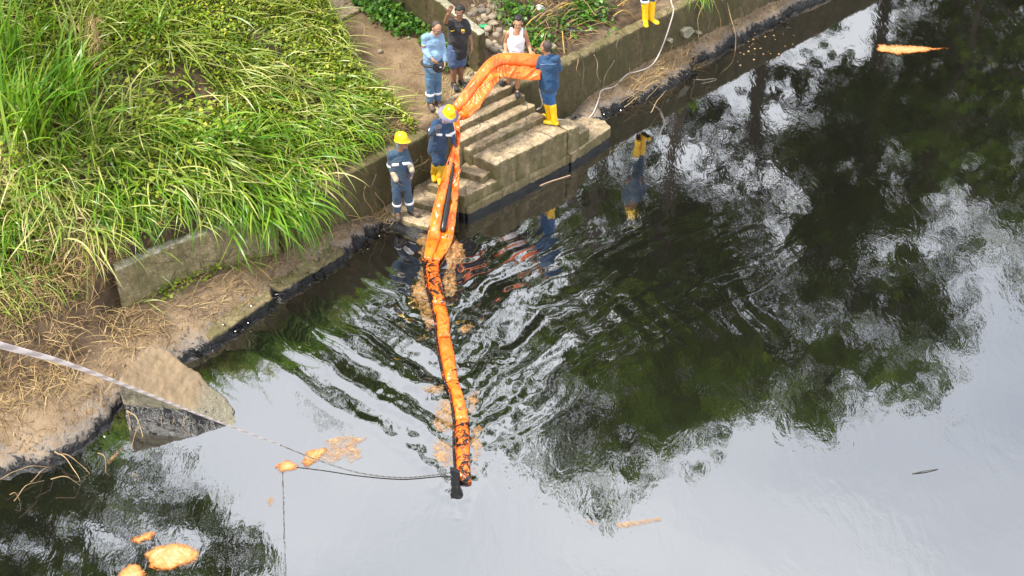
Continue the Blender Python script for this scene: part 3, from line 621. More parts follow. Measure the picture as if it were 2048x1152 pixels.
        b.add(Vs, [(k * n + i, k * n + (i + 1) % n, ((k + 1) % 6) * n + (i + 1) % n, ((k + 1) % 6) * n + i) for k in range(6) for i in range(n)]); b.obj('hat_brim', M['helmet_yellow'], ho)
        if hat == 'flap':
            b = Geo(); Vs = []
            for rr, h in ((1.0, -.01), (1.25, -.03), (1.52, -.055), (1.5, -.062), (1.2, -.04), (1.0, -.02)):
                for i, a in enumerate(an): x, y = math.cos(a) * .112 * rr, math.sin(a) * .13 * (1 + (rr - 1) * (.55 if math.sin(a) > 0 else 1)) ; Vs.append(hb + fs * x + f * y + fu * (h + .008 * math.sin(a * 5)))
            b.add(Vs, [(k * n + i, k * n + (i + 1) % n, ((k + 1) % 6) * n + (i + 1) % n, ((k + 1) % 6) * n + i) for k in range(6) for i in range(n)]); b.obj('sun_flap', M['flap_cloth'], root)
            b = Geo(); b.cap(hd - f * .065 - fu * .02, lerp(sc, hd, .2) - f * .06, .07, .075, side=fs, flat=.5); V, F = fuse(b, .012, 2, [(18, .006)]); mk('neck_flap', V, F, M['flap_cloth'], root)
        else:
            b = Geo(); b.cap(hd - f * .05 - fu * .01, hd - f * .05 - fu * .06, .08, .07, side=fs, flat=.7); V, F = fuse(b, .011, 2, [(18, .005)]); mk('headscarf', V, F, M['flap_scarf'], root)
    return root, j, dict(fwd=fwd, side=side, spine=spine, sc=sc, hc=hc)
cloth('flap_scarf', (.19, .20, .21))

# -- man in light blue shirt with the pouch
g0 = on_ground(868, 212); Yb = g0[1]
r, j, b = person('man in pale blue denim shirt and jeans with a black waist pouch', Yb,
    dict(head=(874, 57, -.02), shl=(850, 75, -.02), shr=(880, 72, .06), ell=(850, 100, -.04), wrl=(860, 113, -.26), hal=(869, 125, -.33), elr=(886.5, 101, .06), wrr=(890, 121, -.05), har=(889, 133, -.1),
         hil=(858, 129, 0), hir=(873, 129, .05), knl=(859.5, 166, -.04), knr=(874, 163, .05), anl=(860.5, 205, -.02), anr=(875.5, 201, .06), tol=(866, 217, -.18), tor=(882, 213, -.1)),
    (.42, -.85, -.28), 'skin_tan', dict(name='shirt', mat='denim_shirt', collar=True, hem=.03), dict(name='jeans', mat='jeans_light', stripes=[('knl', 'anl', .55, .078), ('knr', 'anr', .55, .078)]),
    dict(kind='shoe', name='shoe', mat='shoe_brown', sole='shoe_grey', zl=g0[2], zr=g0[2]), hair='hair_cropped', spec=True, belly=.115, ground=g0[2], seed=1)
pc = b['hc'] + b['fwd'] * .16 + b['side'] * .07 - b['spine'] * .03
g = Geo(); g.ell(pc, (b['side'], b['fwd'], Z3), (.115, .07, .10)); V, F = fuse(g, .011, 3, [(16, .010)], 8); po = mk('waist_pouch', V, F, M['pouch_black'], r)
g = Geo(); n = 24; an = np.linspace(0, 2 * math.pi, n); g.tube([b['hc'] - b['spine'] * .05 + b['side'] * .19 * math.cos(a) + b['fwd'] * (.155 * math.sin(a) + .02) for a in an], .022, 6); g.obj('belt', M['pouch_black'], r)
g = Geo(); g.box(pc + b['fwd'] * .068 + Z3 * .035, (b['side'], Z3, b['fwd']), (.016, .007, .006)); g.obj('zip_tag', M['stripe'], po)
sd_ = nrm(j['ell'] - j['shl']); fl = lerp(j['shl'], j['ell'], .55) - b['side'] * .03 + b['fwd'] * .052
for k, m_ in enumerate(('emblem_yellow', 'emblem_blue', 'emblem_red')):
    g = Geo(); g.box(fl + sd_ * (k * .011 - .011), (b['side'], sd_, b['fwd']), (.026, .0058, .012)); g.obj('flag_patch', M[m_], r)
# -- man in black tee shirt, one hand raised
g0 = on_ground(915, 172); Yb = g0[1]
r, j, b = person('man in black sports tee and navy shorts raising one open hand', Yb,
    dict(head=(919.5, 25.5, -.02), shl=(900, 44, 0), shr=(931, 46, .02), ell=(891.5, 44, -.20), wrl=(896, 28, -.30), hal=(901, 18, -.30), elr=(938.5, 70, .05), wrr=(943.5, 88, -.02), har=(944.5, 100, -.06),
         hil=(907.5, 96, 0), hir=(922.5, 96, .03), knl=(907, 132, -.04), knr=(920.5, 128, .03), anl=(907.5, 166, -.02), anr=(922, 162, .07), tol=(914, 180, -.18), tor=(932, 171, -.06), palml=(0, -1, .1), curll=.15),
    (-.12, -.95, -.22), 'skin_brown', dict(name='tee_shirt', mat='black_tee', sleeve=.42, hem=.10), dict(name='shorts', mat='navy_shorts', cut=.44, w=1.12),
    dict(kind='shoe', name='shoe', mat='shoe_black', sole='shoe_grey'), ground=g0[2], belly=.10, seed=2, build=1.04)
c = lerp(b['sc'], b['hc'], .20) + b['fwd'] * .138
g = Geo(); g.add([c - b['side'] * .095 + b['side'] * x + Z3 * y + b['fwd'] * k for k in (0.0, -.02) for x, y in ((-.036, .004), (-.022, -.012), (.036, .014), (-.018, .0))], [(0, 1, 2, 3), (7, 6, 5, 4), (0, 4, 5, 1), (1, 5, 6, 2), (2, 6, 7, 3), (3, 7, 4, 0)]); g.obj('chest_emblem', M['emblem_yellow'], r, smooth=False)
for nm, dx, w, dz, h in (('emblem_yellow', 0, .026, 0, .032), ('emblem_red', -.011, .009, -.004, .022), ('emblem_blue', .010, .008, -.004, .022)):
    g = Geo(); cc = c + b['side'] * (.082 + dx) + Z3 * (-.005 + dz) + b['fwd'] * (-.012 + .003 * (nm != 'emblem_yellow')); s_ = b['side']
    out = [(-w, h), (w, h), (w, -h * .3), (0, -h), (-w, -h * .3)]; g.add([cc + s_ * x + Z3 * y + b['fwd'] * k for k in (0, -.02) for x, y in out], [(0, 1, 2, 3, 4), (9, 8, 7, 6, 5)] + [(i, i + 5, (i + 1) % 5 + 5, (i + 1) % 5) for i in range(5)])
    g.obj('chest_emblem', M[nm], r, smooth=False)
# -- man in white vest holding the boom
Yv = spot(1035, 187, 1.16)[1]
r, j, b = person('man in white sleeveless vest gripping the top edge of the orange boom', Yv,
    dict(head=(1036, 46.5, -.04), shl=(1017, 66, -.02), shr=(1049, 66, -.02), ell=(1011.5, 87, .04), wrl=(1011, 101, -.12), hal=(1012, 109, -.20), elr=(1056, 86, .04), wrr=(1061, 102, -.12), har=(1063, 110, -.22),
         hil=(1024, 114, .0), hir=(1037, 114, .0), knl=(1020, 142, -.1), knr=(1036, 146, -.06), anl=(1014.5, 168, .10), anr=(1034.5, 178, -.0), tol=(1004, 176, .0), tor=(1036, 189, -.2), palml=(0, .3, -1), palmr=(0, .3, -1), curll=1.0, curlr=1.0),
    (-.05, -1, -.02), 'skin_mid', dict(name='vest', mat='white_vest', vest=True, hem=.02), dict(name='shorts', mat='black_tee', cut=.42, w=1.08),
    dict(kind='shoe', name='shoe', mat='shoe_black', sole='shoe_grey', zl=1.33, zr=1.165), ground=1.165, seed=3)
# -- man in blue jacket, back to us
Y4 = spot(1107, 250, .765)[1]
r, j, b = person('man seen from behind in blue jacket and yellow boots holding the boom end', Y4,
    dict(head=(1091, 94, -.06), shl=(1083, 118, -.02), shr=(1112, 117, -.10), ell=(1072, 139, .02), wrl=(1081, 133, .24), hal=(1077, 128, .30), elr=(1118, 138, -.02), wrr=(1105, 138, .2), har=(1092, 132, .26),
         hil=(1090, 163, 0), hir=(1105, 163, -.04), knl=(1093, 194, .10), knr=(1102, 193, .02), anl=(1099, 229, .12), anr=(1109, 240, -.0), tol=(1091, 236, .2), tor=(1092, 249, .04)),
    (-.72, .68, .05), 'skin_tan', dict(name='jacket', mat='blue_jacket', collar=True, hem=.09), dict(name='jeans', mat='blue_jeans', cut=.71),
    dict(kind='boot', name='rubber_boot', mat='boot_yellow', h=.62), hair='hair_cropped', ground=.765, belly=.06, build=1.06, seed=4)
for k in (-1, 1):
    g = Geo(); a = lerp(b['sc'], b['hc'], .10) - b['fwd'] * .118; g.tube([a + b['side'] * .0 + Z3 * .015, a + b['side'] * .09 * k + Z3 * .0 + b['fwd'] * .012, a + b['side'] * .16 * k - Z3 * .015 + b['fwd'] * .05], .004, 5); g.obj('yoke_seam', M['denim_shirt'], r)
# -- helmeted worker bending over the boom
Y5 = spot(876, 361, .45)[1]
hi_vis = [('shl', 'ell', .80, .067), ('shr', 'elr', .72, .067)]
r, j, b = person('worker in navy uniform, yellow hard hat and yellow boots leaning over the boom', Y5,
    dict(head=(897.5, 230, -.20), shl=(872, 246, -.18), shr=(898, 248, -.06), ell=(863, 266, -.24), wrl=(871, 257, -.46), hal=(876, 254, -.56), elr=(905, 270, -.06), wrr=(907.5, 284, -.10), har=(912, 293, -.12),
         hil=(868, 294, .02), hir=(882, 292, .06), knl=(873, 320, -.06), knr=(884, 318, .02), anl=(867.5, 350, .12), anr=(878.5, 360, -.02), tol=(868, 357, -.02), tor=(881, 369, -.16), curlr=1.0),
    (.55, -.75, -.42), 'skin_tan', dict(name='work_jacket', mat='navy_work', collar=True, hem=.07, stripes=hi_vis, chest=(-1, 1)), dict(name='work_trousers', mat='navy_work', cut=.68),
    dict(kind='boot', name='rubber_boot', mat='boot_worn', h=.72), hat='flap', hair=None, gloves='plain', ground=.45, seed=5)
# -- helmeted worker standing on the low slab
Y6 = spot(808, 428, .195)[1]
hi_vis = [('shl', 'ell', .86, .070)]
r, j, b = person('worker in navy uniform and yellow hard hat standing on the low slab, looking away', Y6,
    dict(head=(804, 285, -.02), shl=(782, 309, -.04), shr=(810, 306, .04), ell=(782, 333, -.02), wrl=(791, 356, -.12), hal=(797, 369, -.14), elr=(817, 322, .04), wrr=(823, 338, -.06), har=(825, 350, -.1),
         hil=(793, 361, -.02), hir=(810, 359, .03), knl=(793, 389, -.06), knr=(815, 387, -.02), anl=(794.5, 422, -.02), anr=(822, 420, .04), tol=(797, 437, -.2), tor=(838, 431, -.08)),
    (.90, -.25, .02), 'skin_brown', dict(name='work_jacket', mat='navy_dull', collar=True, hem=.07, stripes=hi_vis, chest=(-1, 1)), dict(name='work_trousers', mat='navy_dull', stripes=[('knl', 'anl', .55, .078), ('knr', 'anr', .5, .078)]),
    dict(kind='shoe', name='work_boot', mat='shoe_brown', h=.13), hat='plain', hair=None, gloves='cuff', ground=.195, seed=6)
# -- booted worker at the top of the long wall, cut off by the frame
Y7 = spot(1298, 47, 1.225)[1]
r, j, b = person('person in dark blue trousers and yellow boots standing on top of the long wall', Y7,
    dict(head=(1297, -128, 0), shl=(1280, -106, 0), shr=(1314, -106, 0), ell=(1275, -80, .02), wrl=(1277, -58, -.06), hal=(1279, -45, -.1), elr=(1319, -80, .02), wrr=(1317, -58, -.06), har=(1315, -45, -.1),
         hil=(1289, -52, 0), hir=(1305, -52, 0), knl=(1289.5, -14, -.02), knr=(1304, -16, .04), anl=(1291, 37, 0), anr=(1303, 33, .08), tol=(1292, 48, -.12), tor=(1310, 42, 0)),
    (.2, -.95, -.2), 'skin_tan', dict(name='work_jacket', mat='navy_dull', collar=True, hem=.07), dict(name='work_trousers', mat='navy_dull', cut=.72, stripes=[('knl', 'anl', .30, .083)]),
    dict(kind='boot', name='rubber_boot', mat='boot_yellow', h=.66), hat='plain', hair=None, ground=1.225, seed=7)

# ================================================================== THE BOOM
# stations: upper edge (px,py), lower edge (px,py), distance, float bulge, thickness
ST_ = [((1086, 113), (1080, 160), 21.62, .06, .05), ((1062, 110), (1058, 160.5), 21.60, .10, .05), ((1030, 108), (1030, 157.5), 21.55, .11, .05), ((1006, 109), (1012, 155), 21.50, .10, .05),
       ((990, 113), (1002, 157), 21.42, .06, .05), ((975, 123), (995, 164), 21.30, .09, .05), ((960, 140), (985, 178), 21.16, .11, .05), ((943, 163), (972, 196), 21.0, .12, .05), ((925, 187), (956, 219), 20.84, .10, .05),
       ((911, 206), (940, 234), 20.72, .08, .05), ((906, 216), (926, 240), 20.66, .04, .05),
       ((905.5, 228), (920, 238), 20.56, .04, .06), ((906.5, 248), (920, 252), 20.45, .05, .06), ((908, 270), (921, 274), 20.33, .05, .06), ((907, 290), (920, 297), 20.20, .05, .05), ((899, 317), (920, 322), 20.06, .06, .05),
       ((889, 347), (920, 348), 19.92, .08, .05), ((879, 378), (918, 381), 19.78, .09, .05), ((870, 410), (914, 418), 19.62, .09, .05), ((862, 445), (909, 455), 19.44, .09, .05), ((857, 475), (904, 485), None, .07, .05),
       ((852, 505), (886, 515), None, .06, .06), ((851, 530), (878, 533), None, .07, .07), ((856, 570), (884, 572), None, .10, .08), ((864, 605), (891, 606), None, .10, .08), ((873, 640), (899, 640), None, .10, .08),
       ((875, 672), (900, 670), None, .08, .07), ((880, 705), (908, 703), None, .12, .08), ((888, 745), (914, 743), None, .12, .08), ((893, 766), (917, 763), None, .06, .06), ((901, 782), (922, 777), None, .09, .07),
       ((907, 815), (932, 812), None, .12, .08), ((911, 842), (938, 842), None, .09, .08), ((911, 880), (940, 880), None, .11, .08), ((912, 920), (940, 920), None, .11, .08), ((915, 950), (942, 952), None, .09, .08), ((922, 966), (943, 966), None, .04, .05)]
A_, B_, BU, TK = [], [], [], []
for (a, bb, yy, bu, tk) in ST_:
    if yy is not None: pa, pb = spot_y(*a, yy), spot_y(*bb, yy - (.24 if yy > 20.7 else .08))
    else: pa, pb = spot(*a, .035), spot(*bb, .03)
    A_.append(pa); B_.append(pb); BU.append(bu); TK.append(tk)
def resample(arr, n):
    arr = np.asarray(arr, float); one = arr.ndim == 1; arr = arr[:, None] if one else arr
    k = len(arr); t = np.linspace(0, k - 1, n); i = np.clip(t.astype(int), 0, k - 2); f = (t - i)[:, None]
    p0, p1, p2, p3 = arr[np.maximum(i - 1, 0)], arr[i], arr[i + 1], arr[np.minimum(i + 2, k - 1)]
    o = .5 * (2 * p1 + (p2 - p0) * f + (2 * p0 - 5 * p1 + 4 * p2 - p3) * f ** 2 + (3 * p1 - p0 - 3 * p2 + p3) * f ** 3)
    return o[:, 0] if one else o
NP = 12; NS = (len(ST_) - 1) * NP + 1
A = resample(A_, NS); Bp = resample(B_, NS); bul = resample(BU, NS); thk = resample(TK, NS) * .6; C_ = (A + Bp) / 2
Tn = np.gradient(C_, axis=0); Tn /= np.linalg.norm(Tn, axis=1)[:, None]; Ac = Bp - A; wd_ = np.linalg.norm(Ac, axis=1)
Nr = np.cross(Tn, Ac); Nr /= np.linalg.norm(Nr, axis=1)[:, None]; flip = np.sign((Nr * (np.array((0, 0, CAM_H)) - C_)).sum(1)); Nr *= flip[:, None]
for _ in range(6): Nr[1:-1] = (Nr[:-2] + Nr[1:-1] * 2 + Nr[2:]) / 4
Nr /= np.linalg.norm(Nr, axis=1)[:, None]
boom = empty('oil_boom', C_[20 * NP], 'long orange fabric containment boom carried down the stairs and floating out into the oil', 'oil boom')
BK = .5
def boom_strip(name, s0, s1, k0, k1, mat, cb, wb, flatamp, seed, tube=False, m=18, wrk=.018):
    """sheet with front and back between cross positions s0..s1 and stations k0..k1; cb,wb place the float bulge"""
    i0, i1 = int(k0 * NP), int(k1 * NP); ii = np.arange(i0, i1 + 1); s = np.linspace(s0, s1, m); front, back = [], []
    along = np.arange(NS)
    e = np.minimum(ii - i0, i1 - ii) / 3.0; pinch = np.clip(e, 0, 1) ** .5
    for k, i in enumerate(ii):
        base = A[i] + np.outer(s, Ac[i]); x = np.clip((s - cb) / wb, -1, 1); bb = bul[i] * BK * np.sqrt(1 - x * x) * (.35 + .65 * pinch[k] if tube else 1)
        ed = np.minimum(1, np.minimum(s - s0, s1 - s) / max(1e-6, (s1 - s0)) * 8) ** .5
        q = np.c_[np.full(m, i / NP * .55), s * wd_[i] * 3.0, np.zeros(m)]
        wk = wrk * (fbm(q * np.array((3.0, 1.6, 1)), 3, seed) + .6 * noise(q * np.array((2.0, 6.0, 1)) + np.c_[q[:, 1] * 2, q[:, 0], q[:, 2]], seed + 5))
        qd = np.c_[q[:, 0] * 1.0 + q[:, 1] * .35, q[:, 1] * 1.0 - q[:, 0] * 1.2, q[:, 2]]; wk = wk + wrk * .8 * np.maximum(0, 1 - 2.2 * np.abs(noise(qd * np.array((1.1, 2.6, 1)), seed + 21)))
        rg = 1 - np.abs(noise(q * np.array((3.4, 2.2, 1)) + .6 * np.c_[noise(q * 2, seed + 2), noise(q * 2, seed + 3), q[:, 2]], seed + 7)) * 2
        wk = wk + wrk * .9 * np.maximum(rg, 0) ** 2
        if tube: wk = wk + .006 * np.sin(i * 1.9 + 2 * s * 3) * (1 - abs(x))
        front.append(base + np.outer(bb + thk[i] * .5 * ed + wk, Nr[i])); back.append(base - np.outer(bb * (.9 if tube else .55) + thk[i] * .5 * ed - wk * .6, Nr[i]))
    n = len(ii); V = np.concatenate([np.concatenate(front), np.concatenate(back)]); N0 = n * m; F = []
    for k in range(n - 1):
        for q in range(m - 1):
            a = k * m + q; F.append((a, a + 1, a + m + 1, a + m)); F.append((N0 + a, N0 + a + m, N0 + a + m + 1, N0 + a + 1))
        a = k * m; F.append((a, a + m, N0 + a + m, N0 + a)); a = k * m + m - 1; F.append((a, N0 + a, N0 + a + m, a + m))
    for q in range(m - 1):
        F.append((q, N0 + q, N0 + q + 1, q + 1)); a = (n - 1) * m + q; F.append((a, a + 1, N0 + a + 1, N0 + a))
    return mk(name, V, F, M[mat], boom)
for k, (k0, k1, mt, cb) in enumerate(((0, 4.35, 'boom_clean', .22), (4.3, 10.5, 'boom_clean', .26), (10.45, 14.5, 'boom_clean', .4), (14.45, 21.6, 'boom_spotted', .26))):
    sp = .46 if k < 2 else .5
    boom_strip('float', 0, sp, k0, k1, mt, sp / 2, sp / 2, 0, k * 9, m=14, wrk=.014)
    boom_strip('skirt', sp + .004, 1, k0, k1, mt, 1.5, .4, 0, 40 + k * 9, m=22, wrk=.034)
for k, (k0, k1, mt) in enumerate(((21.65, 24.2, 'boom_oily'), (24.25, 26.2, 'boom_spotted'), (26.25, 29, 'boom_spotted'), (29.1, 32, 'boom_spotted'), (32.05, 35.7, 'boom_oily'))):
    boom_strip('float', 0, 1, k0, k1, mt, .5, .5, 0, 90 + k * 7, tube=True, m=18, wrk=.014)
    boom_strip('skirt', -.22, -.02, k0, k1, 'boom_black', 3, .1, 0, 130 + k, m=5, wrk=.012)
def edge_line(s, off, i0, i1): return [A[i] + Ac[i] * s + Nr[i] * off for i in range(int(i0 * NP), int(i1 * NP) + 1, 3)]
g = Geo(); g.tube(edge_line(0, .0, 0, 21.5), .022, 7); g.obj('edge_cord', M['boom_clean'], boom)
g = Geo(); pts = [A[i] + Ac[i] * (.56 + .0 * i) + Nr[i] * (thk[i] * .5 + .045) for i in range(int(15.3 * NP), int(19.6 * NP), 3)]; n = len(pts); g.tube(pts, np.interp(np.arange(n), [0, n * .25, n * .7, n - 1], [.018, .030, .055, .05]), 8)
V = g.verts(); V += .008 * np.c_[noise(V * 14, 3), noise(V * 14, 4), noise(V * 14, 5)]; mk('ballast_sleeve', V, g.F, M['rubber_black'], boom)
p = spot(911, 968, .0); g = Geo(); g.prism([p + np.array((x, y, z)) for x, y, z in ((-.065, -.02, .31), (.06, -.03, .24), (.06, .03, .24), (-.065, .03, .31))], -.2); V, F = fuse(g, .012, 2, [(20, .006)]); mk('end_plate', V, F, M['rubber_black'], boom)
p = spot(911, 952, .0)
g = Geo(); g.cap(p + np.array((.10, .10, .0)), p + np.array((.17, -.06, .02)), .07, .05); V, F = fuse(g, .012, 2, [(14, .012)]); mk('end_fold', V, F, M['boom_oily'], boom)
# grab loop where the white rope is tied on, at the carried end
# ================================================================== ROPES
def rope(name, pts, rad, mat, label, cat='rope', n=90, parent=None):
    P = resample(np.asarray(pts), n); g = Geo(); g.tube(P, rad, 8); o = g.obj(name, M[mat], parent)
    if parent is None: tag(o, label, cat)
    return o
far, near = spot_y(-200, 628, 2.6), spot_y(0, 690, 3.5)
tow = empty('tow_rope', spot(905, 944, .04), 'taut pale rope crossing the left side, wet and dark where it reaches the boom', 'rope')
way = [spot(x, y, z) for x, y, z in ((560, 890, .20), (640, 922, .09), (720, 946, .03), (800, 955, .018), (860, 951, .02), (905, 944, .04))]
dry = [far, near] + [spot_y(x, y, dd) for x, y, dd in ((150, 733, 4.8), (300, 790, 7.2), (430, 841, 10.4))] + [way[0]]
rope('dry_length', dry, np.linspace(.0125, .008, 160), 'rope_white', '', parent=tow, n=160); rope('wet_length', way, .008, 'rope_wet', '', parent=tow)
pts = []
for x, y, v in ((1339, -60, .3), (1342, 0, .0), (1347, 21, -.1), (1339, 52, -.15), (1328, 84, -.18), (1313, 118, -.24)): pts.append(spot_v(x, y, v - .02))
for x, y in ((1298, 134), (1278, 142), (1256, 148), (1240, 162), (1226, 174), (1203, 181), (1197, 199), (1188, 223), (1177, 237), (1160, 247), (1145, 244)): q = on_ground(x, y, .03); pts.append(q)
for x, y in ((1120, 239), (1102, 243), (1085, 240)): pts.append(spot(x, y, .80))
rope('bank_rope', pts, .0125, 'rope_grey', 'thin grey rope hanging over the long wall and snaking along the mud to the stairs', n=140)
rope('hanging_rope', [spot_y(x, y, Y4 + .12) for x, y in ((1077, 160), (1079, 175), (1082, 192), (1085, 206))] + [spot(1082, 214, .80), spot(1074, 219, .93)], .014, 'rope_grey', 'short rope end hanging from the carried end of the boom', n=40)
#PART4
# ================================================================== STONES
def stone_mesh(seed, sub=2):
    bm = bmesh.new(); bmesh.ops.create_icosphere(bm, subdivisions=sub, radius=1); V = np.array([v.co for v in bm.verts]); F = [tuple(v.index for v in f.verts) for f in bm.faces]; bm.free()
    V *= (1 + .42 * noise(V * 1.2 + seed * 7, seed) + .16 * noise(V * 2.6 + seed, seed + 1))[:, None]; return V, F
sm = [npmesh('river_stone', *stone_mesh(s), mats=[M[m]]) for s, m in ((1, 'stone'), (2, 'stone'), (3, 'stone_dark'), (4, 'stone'), (5, 'stone_dark'))]
def stone(px, py, w, h, label, group='river stones in the slope', mesh=None, dz=-.01):
    p = on_ground(px, py); k = np.linalg.norm(p - np.array((0, 0, CAM_H))) / FPX
    o = bpy.data.objects.new('river_stone', sm[mesh if mesh is not None else random.randrange(5)]); COL.objects.link(o)
    rx = w * k / 2; rz = h * k / 2
    o.location = p + np.array((0, 0, rz * .35 + dz)); o.scale = (rx, rx * .85, rz); o.rotation_euler = (random.uniform(-.3, .3), random.uniform(-.3, .3), random.uniform(-.5, .5))
    tag(o, label, 'stone', group); return o
big = [(977, 57, 20, 12, 'rounded grey stone in the middle of the stony slope'), (962, 22, 18, 11, 'long pale stone high in the slope'), (985, 47, 26, 12, 'wide grey stone above the green plastic scrap'), (940, 29, 16, 10, 'pale stone by the dark tee sleeve'),
       (978, 4, 14, 9, 'small pale stone at the top edge'), (981, 13, 15, 8, 'flat pale stone second from the top edge'), (976, 92, 24, 22, 'biggest brown boulder beside the low side wall'), (983, 103, 20, 9, 'flat striped stone under the brown boulder'),
       (998, 97, 14, 10, 'brown stone between the boulder and the vest'), (971, 70, 16, 12, 'round pale stone above the brown boulder'), (998, 62, 13, 11, 'grey stone just left of the white vest'), (1127, 122, 18, 13, 'smooth oval stone lying on top of the wall by the blue shoulder'),
       (1103, 96, 20, 18, 'mossy boulder behind the cropped head'), (947, 33, 15, 9, 'tilted pale stone next to the waving man'), (760, 104, 14, 10, 'grey stone at the grass edge beside the path'), (938, 158, 16, 9, 'flat stone on the gravel by the black shoe'),
       (233, 552, 13, 24, 'rounded pale stone set in the broken wall end')]
for a in big: stone(a[0], a[1], a[2], a[3], a[4], None if a[0] in (760, 938, 233, 1127) else 'river stones in the slope')
for k in range(46):
    x, y = random.uniform(940, 1045), random.uniform(-12, 118)
    if x < 968 and y > 55: continue
    s = random.uniform(9, 17); stone(x, y, s * 1.25, s * .85, 'small rounded river stone half sunk in the earth slope behind the men')
for k in range(26):
    x, y = random.uniform(926, 966), random.uniform(128, 168); s = random.uniform(3, 7); stone(x, y, s * 1.3, s, 'pebble in the gravel beside the black shoes', 'gravel pebbles on the path')
# ================================================================== PLANTS
def blades(base, az, el, length, width, droop, seg=5, floor=None, lift=.012, twist=None):
    """curved tapering leaves; returns verts, quads"""
    n = len(base); t = np.linspace(0, 1, seg + 1); ds = length[:, None] / seg
    phi = el[:, None] - droop[:, None] * t[None, :-1] ** 1.2
    hx = np.concatenate([np.zeros((n, 1)), np.cumsum(np.cos(phi) * ds, 1)], 1); hz = np.concatenate([np.zeros((n, 1)), np.cumsum(np.sin(phi) * ds, 1)], 1)
    az2 = az[:, None] + (rng.normal(0, .25, n))[:, None] * t[None, :]
    P = np.stack([base[:, 0:1] + hx * np.cos(az2), base[:, 1:2] + hx * np.sin(az2), base[:, 2:3] + hz], -1)
    w = width[:, None] * (np.minimum(1, .55 + t * 2.2) * (1 - t ** 2.2))[None, :] * .5 + .0008
    tw = rng.normal(0, .5, n) if twist is None else np.full(n, twist)
    sx = np.stack([-np.sin(az2) * np.cos(tw)[:, None], np.cos(az2) * np.cos(tw)[:, None], np.sin(tw)[:, None] * np.ones_like(az2)], -1)
    Lf, Rt = P - sx * w[..., None], P + sx * w[..., None]
    V = np.stack([Lf, Rt], 2).reshape(n, -1, 3)
    if floor is not None:
        q = V.reshape(-1, 3); uu = q[:, 0] * CT + (q[:, 1] - 22) * ST; vv = -q[:, 0] * ST + (q[:, 1] - 22) * CT
        g = np.maximum(terrain(uu, vv), 0) + lift; bz = np.repeat(base[:, 2], V.shape[1]); g = np.where((bz > 1.0) & (vv > -.1) & (vv < .16) & (uu > -5.1) & (uu < -2), np.maximum(g, 1.2), np.where((bz < .8) & (vv > -.02), 0, g))
        q[:, 2] = np.maximum(q[:, 2], g) if floor else q[:, 2]; V = q.reshape(n, -1, 3)
    k = 2 * (seg + 1); b = np.arange(n)[:, None] * k + np.arange(seg)[None, :] * 2
    Q = np.stack([b, b + 1, b + 3, b + 2], -1).reshape(-1, 4)
    return V.reshape(-1, 3), Q
class Leaves:
    def __init__(s): s.V = []; s.Q = []; s.n = 0
    def add(s, V, Q): s.V.append(V); s.Q.append(Q + s.n); s.n += len(V)
    def obj(s, name, mat, parent=None, **tg):
        o = mk(name, np.concatenate(s.V), np.concatenate(s.Q), M[mat], parent); tag(o, **tg) if tg else None; return o
def small_leaves(P, size, up=.6, seed=0):
    """little folded leaves at points P"""
    n = len(P); az = rng.uniform(0, 2 * math.pi, n); ti = rng.normal(0, up, n); s = size if not np.isscalar(size) else np.full(n, size) * rng.uniform(.6, 1.4, n)
    d = np.stack([np.cos(az) * np.cos(ti), np.sin(az) * np.cos(ti), np.sin(ti)], -1); sd = np.stack([-np.sin(az), np.cos(az), rng.normal(0, .35, n)], -1); nn = np.cross(d, sd)
    a = P; c = P + d * s[:, None]; m = P + d * (s * .42)[:, None]; l = m + sd * (s * .38)[:, None] + nn * (s * .12)[:, None]; r = m - sd * (s * .38)[:, None] + nn * (s * .12)[:, None]
    V = np.stack([a, r, c, l], 1).reshape(-1, 3); Q = np.arange(n * 4).reshape(n, 4); return V, Q
def ground_pts(u, v, dz=0.0): z = terrain(u, v); return Wn(np.c_[u, v, z + dz])
def dens(u, v, seed, sc=1.2): return noise(np.c_[u * sc, v * sc], seed)
DOWN = TH - math.pi / 2                     # heading from the bank towards the water
def scatter(n, u0, u1, v0, v1): return rng.uniform(u0, u1, n), rng.uniform(v0, v1, n)
def hill_ok(u, v): return (masks(u, v) < .35) & (u < -1.9)
def bare(u, v): return np.exp(-(((u + 5.2) / .55) ** 2 + ((v - 2.1) / .5) ** 2)) > .45

# ---- low creeper leaves all over the bank
L1 = Leaves(); u, v = scatter(120000, -11.5, -1.7, .05, 6.4); k = hill_ok(u, v) & (~bare(u, v) | (rng.random(len(u)) < .12)) & ((u > -7.4) | (v > .9 + .5 * rng.random(len(u)))) & ((u > -5.9) | (v > 2.6) | (rng.random(len(u)) < .35)) & (dens(u, v, 5) > -.75 + .3 * (v < .6)); u, v = u[k], v[k]
thick = .02 + .10 * (dens(u, v, 15, 2.2) + 1) * rng.random(len(u)); L1.add(*small_leaves(ground_pts(u, v) + np.c_[0 * u, 0 * u, thick], .056))
L1.obj('creeper_leaves', 'creeper', kind='stuff', label='low yellow-green creeper covering the grassy bank')
L3 = Leaves(); u, v = scatter(1500, -2.3, 0, .3, 5); k = (masks(u, v) > .1) & (dens(u, v, 77, 1.6) > .25 - .5 * (np.abs(u + 1.1) > .75)); u, v = u[k], v[k]; n = len(u); L3.add(*blades(ground_pts(u, v), rng.uniform(0, 6.28, n), rng.uniform(.4, 1.3, n), rng.uniform(.06, .2, n), rng.uniform(.007, .013, n), rng.uniform(.4, 1.4, n))); L3.obj('path_grass', 'straw_grass', kind='stuff', label='sparse dry grass growing on the dirt path')
